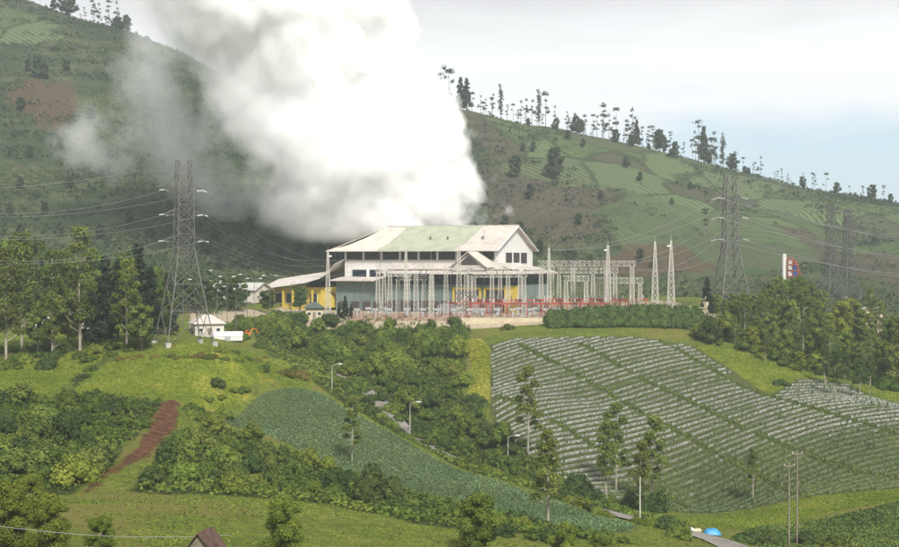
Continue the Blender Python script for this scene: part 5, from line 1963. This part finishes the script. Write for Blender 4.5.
for k, z in enumerate(arm2):
    t = (z - H2 * .5) / (H2 * .5)
    h = 2.1 + (1.6 - 2.1) * t
    for s in (-1, 1):
        tip = to_world(pyl2, (s * (h + 2.3), 0, z + .2))
        e = P(985, [250, 268, 284][k] + 3 * s, 395 + 6 * s)
        w_ = wire(tip, e, 2.5, "%s pair of conductors sloping down to the far right from the big pylon" % names_[k], "%s conductors right of the big pylon" % names_[k], .085)
        insul(tip, e).build("insulator_string", M_GLASSINS, w_)
        e2 = P([549, 608, 632][k] + 6 * s, [250, 262, 268][k], 458)
        w_ = wire(tip, e2, 4.5, "%s pair of conductors running from the big pylon down to the gantries" % names_[k], "%s conductors between gantries and big pylon" % names_[k], .05)
        insul(tip, e2).build("insulator_string", M_GLASSINS, w_)
for k, z in enumerate((24, 31, 38)):
    for s in (-1, 1):
        wire(to_world(pyl3, (s * 4.8, 0, z)), P(1010, [300, 282, 262][k] + 2 * s, 560), 4, "thin conductor crossing the hill from the darker twin pylons", "conductors of the twin pylons", .06, M_DULL_STEEL)

# ------------------------------------------------------------------ street lamps and poles
def lamp(u, v, hpx, lab, heads=1, dmin=0, D=None, rz=0, mat=None):
    p = ground(u, D) if D else hit(u, v, dmin)
    if v and D:
        hh = (zpx(v, D) - p.z)
    else:
        hh = hpx / F * p.y
    o = empty("street_lamp", p, lab, "lamp", None, rz)
    MB().path([(0, 0, -.2), (0, 0, hh * .55), (0, 0, hh)], [.11, .09, .06], 8).build("pole", mat or M_PALE_STEEL, o)
    for s in ((1,) if heads == 1 else (1, -1)):
        MB().path([(0, 0, hh - .1), (s * .7, 0, hh + .35), (s * 1.7, 0, hh + .5)], [.06, .055, .05], 6).build("arm", mat or M_PALE_STEEL, o)
        MB().box((min(s * 1.6, s * 2.6), -.2, hh + .4), (max(s * 1.6, s * 2.6), .2, hh + .62)).build("lamp_head", M_LAMP, o)
    return o


lamp(410, 437, 33, "street lamp standing where the road leaves the cabbage field")
lamp(355 - 23, 392, 26, "street lamp half hidden by shrubs above the cabbage field")
lamp(508, 458, 20, "short street lamp by the road in front of the terraced field")
for u, D, v, lab, n, rz in [(217, 425, 272, "street lamp in the yard directly beside the near pylon", 1, R(160)), (227, 432, 278, "double-armed street lamp behind the long white shed", 2, 0), (247, 440, 276, "street lamp over the orange digger", 1, R(180)),
                            (236, 420, 285, "short street lamp in front of the grey roofs", 1, 0), (254, 448, 280, "street lamp between the grey roof and annex", 2, 0), (291, 448, 283, "street lamp in front of the annex's yellow wall", 1, 0),
                            (363, 447.5, 280, "street lamp near the curved yellow porch", 1, R(10)), (270, 455, 277, "double lamp at the outer end of the annex roof", 2, 0), (183, 420, 281, "street lamp seen through the legs of the near pylon", 1, 0)]:
    lamp(u, v, 0, lab, n, D=D, rz=rz, mat=M_GALV)
for u, v, hpx, lab in [(797, 560, 96, "taller timber pole at the edge of the lower field"), (789, 556, 84, "timber pole just beside the taller one")]:
    p = hit(u, 546)
    hh = hpx / F * p.y
    o = empty("utility_pole", p, lab, "pole", None)
    MB().path([(0, 0, -.3), (0, 0, hh)], [.17, .10], 8).build("shaft", M_WOOD, o)
    MB().box((-.9, -.07, hh - .7), (.9, .07, hh - .52)).build("crossarm", M_WOOD, o)
    for s in (-.75, 0, .75):
        MB().lathe((s, 0, hh - .52), [(.05, 0), (.09, .08), (.05, .2), (.07, .26)], 8).build("insulator", M_GLASSINS, o)
p = hit(640, 524)
o = empty("utility_pole", p, "pale slim pole at the road bend among dark upright shrubs", "pole")
hh = 46 / F * p.y
MB().path([(0, 0, -.3), (0, 0, hh)], [.14, .09], 8).build("shaft", M_PALE_STEEL, o)
MB().lathe((0, 0, hh), [(.12, 0), (.12, .12), (.02, .2)], 8).build("cap", M_PALE_STEEL, o)
p = hit(868, 372)
o = empty("utility_pole", p, "short pale pole with a crosspiece at the grassy lip above the field", "pole")
MB().path([(0, 0, -.3), (0, 0, 4.2)], [.14, .10], 8).build("shaft", M_PALE_STEEL, o)
MB().box((-.7, -.08, 3.8), (.7, .08, 4.0)).build("crossarm", M_PALE_STEEL, o)
# thin line over the lower grass
w_ = wire(P(-40, 520, 142), P(230, 535, 142), .8, "thin cable crossing above the lower grass at the bottom of the picture", None, .03)

# ------------------------------------------------------------------ road: draped ribbon with a worn verge
road_px = [(340,372,372),(380,405,352),(410,440,330),(440,455,318),(455,462,312),(470,470,305),(505,480,296),(540,489,282),(568,498,268),(600,508,256),(640,520,244),(680,529,235),(715,541,227),(745,552,216),(790,575,200)]
ctr_ = [P(u, v, D) for u, v, D in road_px]
rv, rf_ = [], []
pts2 = []
for a_, b_ in zip(ctr_[:-1], ctr_[1:]):
    n = max(2, int((b_ - a_).length / 1.2))
    pts2 += [a_.lerp(b_, k / n) for k in range(n)]
pts2.append(ctr_[-1])
for i, p in enumerate(pts2):
    d = (pts2[min(i + 1, len(pts2) - 1)] - pts2[max(i - 1, 0)])
    nrm = Vector((-d.y, d.x, 0)).normalized()
    for s in (-2.6, -1.3, 0, 1.3, 2.6):
        q = p + nrm * s
        zz = max(float(height(q.x + ox, q.y + oy)) for ox in (-.8, 0, .8) for oy in (-.8, 0, .8))
        rv.append((q.x, q.y, zz + .10))
for i in range(len(pts2) - 1):
    for e in range(4):
        o0 = i * 5 + e
        rf_.append((o0, o0 + 1, o0 + 6, o0 + 5))
me = bpy.data.meshes.new("road")
me.from_pydata(rv, [], rf_)
link("road", me, M_ROAD, kind="structure", label="narrow pale concrete road winding below the cabbage field")

# ------------------------------------------------------------------ small buildings and bits
def gable_house(name, loc, w, d, h, rise, lab, cat, wallm, roofm, rz=0, over=.5, door=True, hip=False):
    o = empty(name, loc, lab, cat, None, rz)
    m = MB().box((-w / 2, -d / 2, -.6), (w / 2, d / 2, h))
    if not hip:
        k = len(m.v)
        for y in (-d / 2, d / 2):
            m.v += [(-w / 2, y, h), (w / 2, y, h), (0, y, h + rise)]
        m.f += [(k, k + 1, k + 2), (k + 5, k + 4, k + 3)]
    m.build("wall", wallm, o)
    m = MB()
    if hip:
        a_, b_ = w / 2 + over, d / 2 + over
        t = [(-a_ * .25, 0, h + rise), (a_ * .25, 0, h + rise)]
        m.slab([(-a_, -b_, h), (a_, -b_, h), t[1], t[0]], .2).slab([(a_, b_, h), (-a_, b_, h), t[0], t[1]], .2)
        m.slab([(a_, -b_, h), (a_, b_, h), t[1]], .2).slab([(-a_, b_, h), (-a_, -b_, h), t[0]], .2)
    else:
        e = over * rise / (w / 2)
        for s in (-1, 1):
            m.slab([(0, -d / 2 - over, h + rise + .15), (s * (w / 2 + over), -d / 2 - over, h - e + .15), (s * (w / 2 + over), d / 2 + over, h - e + .15), (0, d / 2 + over, h + rise + .15)], .16)
    m.build("roof", roofm, o)
    if door:
        f = MB().box((-.5, -d / 2 - .05, 0), (.5, -d / 2 + .02, 2.0)).build("door", M_WOOD, o)
        for s in (-1, 1):
            if w > 4:
                wd_ = MB().box((s * w * .3 - .6, -d / 2 - .05, 1), (s * w * .3 + .6, -d / 2 + .02, 2)).build("window", M_WHITE, o)
                MB().box((s * w * .3 - .5, -d / 2 - .09, 1.1), (s * w * .3 + .5, -d / 2 - .03, 1.9)).build("pane", M_GLASS, wd_)
    return o


gable_house("guard_house", ground(314, 448.5), 5.4, 4, 3.4, 1.7, "small cream guard house with dark green hipped roof beside the slim mast", "guard house", M_SAND, M_ROOFDK, R(8), .7, True, True)
gable_house("house", ground(207, 414), 8.5, 8, 3.4, 2.4, "house with a white hipped roof behind the near pylon", "house", M_CREAM, M_PINKROOF, R(20), .6, True, True)
gable_house("house", ground(222, 520), 13, 8, 4.2, 2.2, "long house with a grey metal roof beyond the white shed", "house", M_CREAM, M_ROOFGREY, R(75), .6)
gable_house("house", ground(252, 512), 13, 9, 4.2, 2.4, "wide house with pale grey roof near the annex", "house", M_CREAM, M_ROOFGREY, R(70), .7)
gable_house("house", ground(72, 400), 8, 6, 3.2, 1.9, "white house glimpsed between the trunks of the left stand", "house", M_WHITE, M_WHITE, R(70), .5)
gable_house("house", ground(45, 405), 5, 5, 3.2, 1.6, "small white house glimpsed between darker trunks at far left", "house", M_WHITE, M_WHITE, R(10), .4)
sh = empty("white_shed", ground(228, 412), "long low white tarpaulin-covered shed in the yard", "shed", None, R(6))
m = MB()
o_ = 0
for i in range(9):
    t = math.pi * i / 8
    for x in (-6.0, 6.0):
        m.v.append((x, -2.6 * math.cos(t), 1.4 + 1.9 * math.sin(t)))
for i in range(8):
    m.f.append((2 * i, 2 * i + 1, 2 * i + 3, 2 * i + 2))
m.f += [tuple(2 * i for i in range(9)), tuple(2 * i + 1 for i in range(9))[::-1]]
m.build("cover", M_WHITE, sh)
sh.scale = (.72, .8, .72)
MB().box((-5.9, -2.5, -.4), (5.9, 2.5, 1.4)).build("wall", M_WHITE, sh)
MB().box((-1.2, -2.62, 0), (1.2, -2.5, 1.35)).build("door", M_GREYBOX, sh)
# orange digger in the yard
dg = empty("digger", ground(247, 418), "orange digger with raised arm parked in the yard", "digger", None, R(35))
for s in (-1, 1):
    m = MB()
    for i in range(10):
        t0, t1 = 2 * math.pi * i / 10, 2 * math.pi * (i + 1) / 10
        m.bar((1.5 * math.cos(t0), s * .95, .5 + .42 * math.sin(t0)), (1.5 * math.cos(t1), s * .95, .5 + .42 * math.sin(t1)), .5)
    m.build("track", M_DULL_STEEL, dg)
dg.scale = (.75, .75, .75)
MB().box((-1.7, -1.1, 1.05), (1.1, 1.1, 1.9)).box((-1.8, -1.0, 1.9), (-.5, 1.0, 2.3)).build("body", M_ORANGE, dg)
cb = MB().box((-.3, .1, 1.9), (1.0, 1.05, 3.2)).build("cab", M_ORANGE, dg)
MB().box((-.1, .05, 2.3), (1.06, .98, 3.0)).build("window", M_GLASS, cb)
MB().path([(.9, -.3, 1.6), (2.4, -.3, 3.9), (4.0, -.3, 3.3)], [.24, .26, .18], 6).build("boom", M_ORANGE, dg)
MB().path([(4.0, -.3, 3.3), (4.5, -.3, 1.6)], [.18, .12], 6).build("dipper", M_ORANGE, dg)
MB().box((4.1, -.8, .9), (4.9, .2, 1.6)).build("bucket", M_DULL_STEEL, dg)
# kiosk and obelisk right of the switchyard
kg = hit(698, 318)
ks = empty("kiosk", kg, "small flat-roofed cream kiosk at the end of the long hedge", "kiosk", None, R(-14))
MB().box((-2.6, -1.8, -1), (2.6, 1.8, 3.2)).build("wall", M_SAND, ks)
MB().box((-2.9, -2.1, 3.2), (2.9, 2.1, 3.5)).build("roof", M_SAND, ks)
MB().box((.2, -1.86, 1.5), (1.3, -1.79, 2.3)).build("window", M_OPEN, ks)
og = ground(706, 448)
ob = empty("obelisk", og, "pale pointed stone obelisk behind the cream kiosk", "obelisk")
hh = zpx(296, 448) - og.z
MB().lathe((0, 0, 0), [(1.1, 0), (1.0, hh * .72), (.75, hh * .78), (.05, hh)], 4).build("shaft", M_SAND, ob)
MB().box((-1.5, -1.5, -.4), (1.5, 1.5, .5)).build("plinth", M_SAND, ob)
# drill rig beyond the wood
rg_ = ground(792, 560)
rz0 = zpx(282, 560) - rg_.z
rig = empty("drill_rig", rg_, "red and white drill rig showing above the wood, with white tank", "rig", None, R(-18))
MB().lathe((-4.2, 0, 0), [(1.15, 0), (1.15, rz0 + 10.6), (.8, rz0 + 11.2)], 14).build("tank", M_WHITE, rig)
m = MB()
for x in (-2.4, .4, 3.2):
    for y in (-1.8, 1.8):
        m.bar((x, y, 0), (x, y, rz0 + (10.2 if x < 3 else 7.2)), .4)
for z in (2.2, 4.6, 7.0, 9.4):
    for y in (-1.8, 1.8):
        m.bar((-2.4, y, rz0 + z), (.4 if z > 8 else 3.2, y, rz0 + z), .35)
    m.bar((-2.4, -1.8, rz0 + z - 2.2), (.4, -1.8, rz0 + z), .25)
m.bar((.4, -1.8, rz0 + 9.6), (5.2, -1.8, rz0 + 3.0), .4)
m.build("frame", M_RED, rig)
for x, z in ((-1.9, 2.5), (-1.9, 5.0), (.8, 2.5), (.8, 5.0)):
    MB().box((x, -1.5, rz0 + z), (x + 2.1, 1.5, rz0 + z + 1.7)).build("panel", M_BLUEPAINT if x > 0 else M_WHITE, rig)
for x, z in ((-1.6, 7.2), (1.0, 7.2)):
    MB().box((x, -1.4, rz0 + z), (x + 1.6, 1.4, rz0 + z + 1.4)).build("cabin", M_WHITE if x < 0 else M_RED, rig)
rig.scale = (.72, .72, 1)
# two cream posts among the right-hand trees
for u, lab in ((866, "cream wall of a small hut among the trees below the twin pylons"), (879, "narrow cream hut wall right beside the other hut")):
    g_ = hit(u, 345)
    gable_house("hut", ground(u, 470), 2.0, 2.0, zpx(309, 470) - ground(u, 470).z, .6, lab, "hut", M_SAND, M_ROOFGREY, 0, .3, False)
# blue shelter high on the hill
bh = hit(751, 210, 600)
bs_ = empty("field_shelter", bh, "small shelter with bright blue tarpaulin roof on the green hillside", "shelter")
for sx in (-1.8, 1.8):
    for sy in (-1.4, 1.4):
        MB().bar((sx, sy, -.5), (sx, sy, 2.3), .14).build("post", M_WOOD, bs_)
m = MB()
pv_ = [(-2.4, 1.9), (-1.3, 2.7), (0, 3.0), (1.3, 2.7), (2.4, 1.9)]
for (xa, za), (xb, zb) in zip(pv_[:-1], pv_[1:]):
    m.slab([(xa, -2, za), (xb, -2, zb), (xb, 2, zb), (xa, 2, za)], .08)
m.build("tarpaulin", M_BLUE, bs_)
# heap under a blue tarpaulin by the road, with pale sacks beside it
g_ = hit(712, 535)
random.seed(3)
m = MB()
nx_, ny_ = 9, 7
for i in range(nx_):
    for j in range(ny_):
        x, y = (i / (nx_ - 1) - .5) * 2.9, (j / (ny_ - 1) - .5) * 1.9
        e = max(abs(x) / 1.45, abs(y) / .95)
        m.v.append((x, y, 1.05 * (1 - e ** 3.5) + rr(-.05, .07) - .05))
for i in range(nx_ - 1):
    for j in range(ny_ - 1):
        m.f.append((i * ny_ + j, (i + 1) * ny_ + j, (i + 1) * ny_ + j + 1, i * ny_ + j + 1))
t_ = m.build("tarpaulin_heap", M_BLUE, None, True)
t_.location = g_ + Vector((0, 0, .1))
tag(t_, "bright blue tarpaulin over a heap at the roadside", "tarpaulin")
for k in range(5):
    s_ = MB().lathe((0, 0, 0), [(.1, -.75), (.34, -.6), (.42, 0), (.36, .55), (.12, .78)], 10).build("sack", M_WHITE if k % 2 else M_SAND, None, True)
    s_.rotation_euler = (R(90), 0, rr(0, 3))
    s_.location = g_ + Vector((-2.4 - k * .85, rr(-.4, .5) + .6, .62))
    s_.location.z = float(height(s_.location.x, s_.location.y)) + .38
    tag(s_, "pale filled sack lying on the verge beside the blue tarpaulin", "sack", "sacks by the blue tarpaulin")
# roof at the very bottom
p = P(205, 531, 120)
ho = gable_house("hut", (p.x, p.y, p.z - 6.0), 3.0, 2.6, 4.1, 1.9, "steep brown-roofed hut peeping over the bottom edge of the picture", "hut", M_WOOD, M_TILE, R(-14), .25)

# ------------------------------------------------------------------ labels: tell look-alikes apart by a landmark beside them, then by their order
ORD = ["leftmost", "second from left", "third from left", "fourth from left", "fifth from left", "sixth from left", "seventh from left", "eighth from left", "ninth from left", "tenth from left",
       "eleventh from left", "twelfth from left"]
MARKS = [("the guard house", 314, 318), ("the long hedge", 620, 325), ("the road lamp", 410, 437), ("the upper lamp", 332, 392), ("the cabbage field", 345, 440), ("the yellow grass", 470, 380), ("the red scar", 165, 420), ("the near pylon", 184, 343),
         ("the big pylon", 730, 302), ("the kiosk", 698, 318), ("the drill rig", 792, 275), ("the twin pylons", 840, 290), ("the timber poles", 793, 545), ("the digger", 247, 310), ("the lone bush", 217, 386),
         ("the sandy bank", 505, 322), ("the brown hut", 205, 540), ("the pale pole", 640, 520), ("the steam", 440, 100), ("the hall gable", 520, 240), ("the left crest", 80, 20), ("the red soil patch", 40, 100), ("the blue shelter", 751, 207),
         ("the ridge step", 600, 137), ("the low ridge end", 870, 210), ("the corner trees", 40, 515), ("the lone lower tree", 284, 540), ("the picture's left edge", 0, 430), ("the picture's right edge", 899, 370), ("the road bend", 585, 498), ("the white shed", 228, 325), ("the short lamp", 508, 455)]


def screen(o):
    p = o.location
    if o.type == "MESH" and p.length < 1e-6:
        p = sum((Vector(c) for c in o.bound_box), Vector()) / 8
    y = p.y * CP - p.z * SP
    return 449.5 + F * p.x / y, 273.5 - F * (p.z * CP + p.y * SP) / y


def sets():
    d = {}
    for o in SC.objects:
        if o.parent is None and o.get("category") and o.get("kind") is None:
            d.setdefault(o["label"], []).append(o)
    return {k: v for k, v in d.items() if len(v) > 1}


words_ = lambda s: len(s.replace("-", " ").replace("'", " ").split())
for lab, obs in sets().items():
    if len(obs) > 9 and words_(lab) <= 12 and obs[0].name.split(".")[0] not in ("bus_frame", "circuit_breaker"):
        for o in obs:
            u, v = screen(o)
            mk = min(MARKS, key=lambda m: (m[1] - u) ** 2 + 1.6 * (m[2] - v) ** 2)[0]
            if mk.split()[-1] not in lab and words_(lab + " nearest " + mk) <= 16:
                o["label"] = lab + ", nearest " + mk
for lab, obs in sets().items():
    if obs[0].name.startswith("power_line"):
        for o, w in zip(obs, ("first wire", "second wire", "third wire")):
            pass
    if len(obs) <= len(ORD):
        obs.sort(key=lambda o: screen(o)[0])
        for o, w in zip(obs, ORD):
            if words_(lab + " " + w) <= 16:
                o["label"] = lab + ", " + w

# ------------------------------------------------------------------ render settings
SC.render.engine = "CYCLES"
cy = SC.cycles
cy.max_bounces = 22
cy.diffuse_bounces = 3
cy.glossy_bounces = 2
cy.transmission_bounces = 3
cy.transparent_max_bounces = 8
cy.volume_bounces = 20
cy.volume_step_rate = 0.26
cy.volume_max_steps = 256
cy.use_adaptive_sampling = True
cy.adaptive_threshold = .02
cy.use_denoising = True
try:
    cy.denoiser = "OPENIMAGEDENOISE"
    cy.denoising_input_passes = "RGB_ALBEDO_NORMAL"
except Exception:
    pass
vs = SC.view_settings
vs.view_transform = "Standard"
vs.look = "None"
vs.exposure = 0.3
vs.gamma = 1.0
vs.use_curve_mapping = False
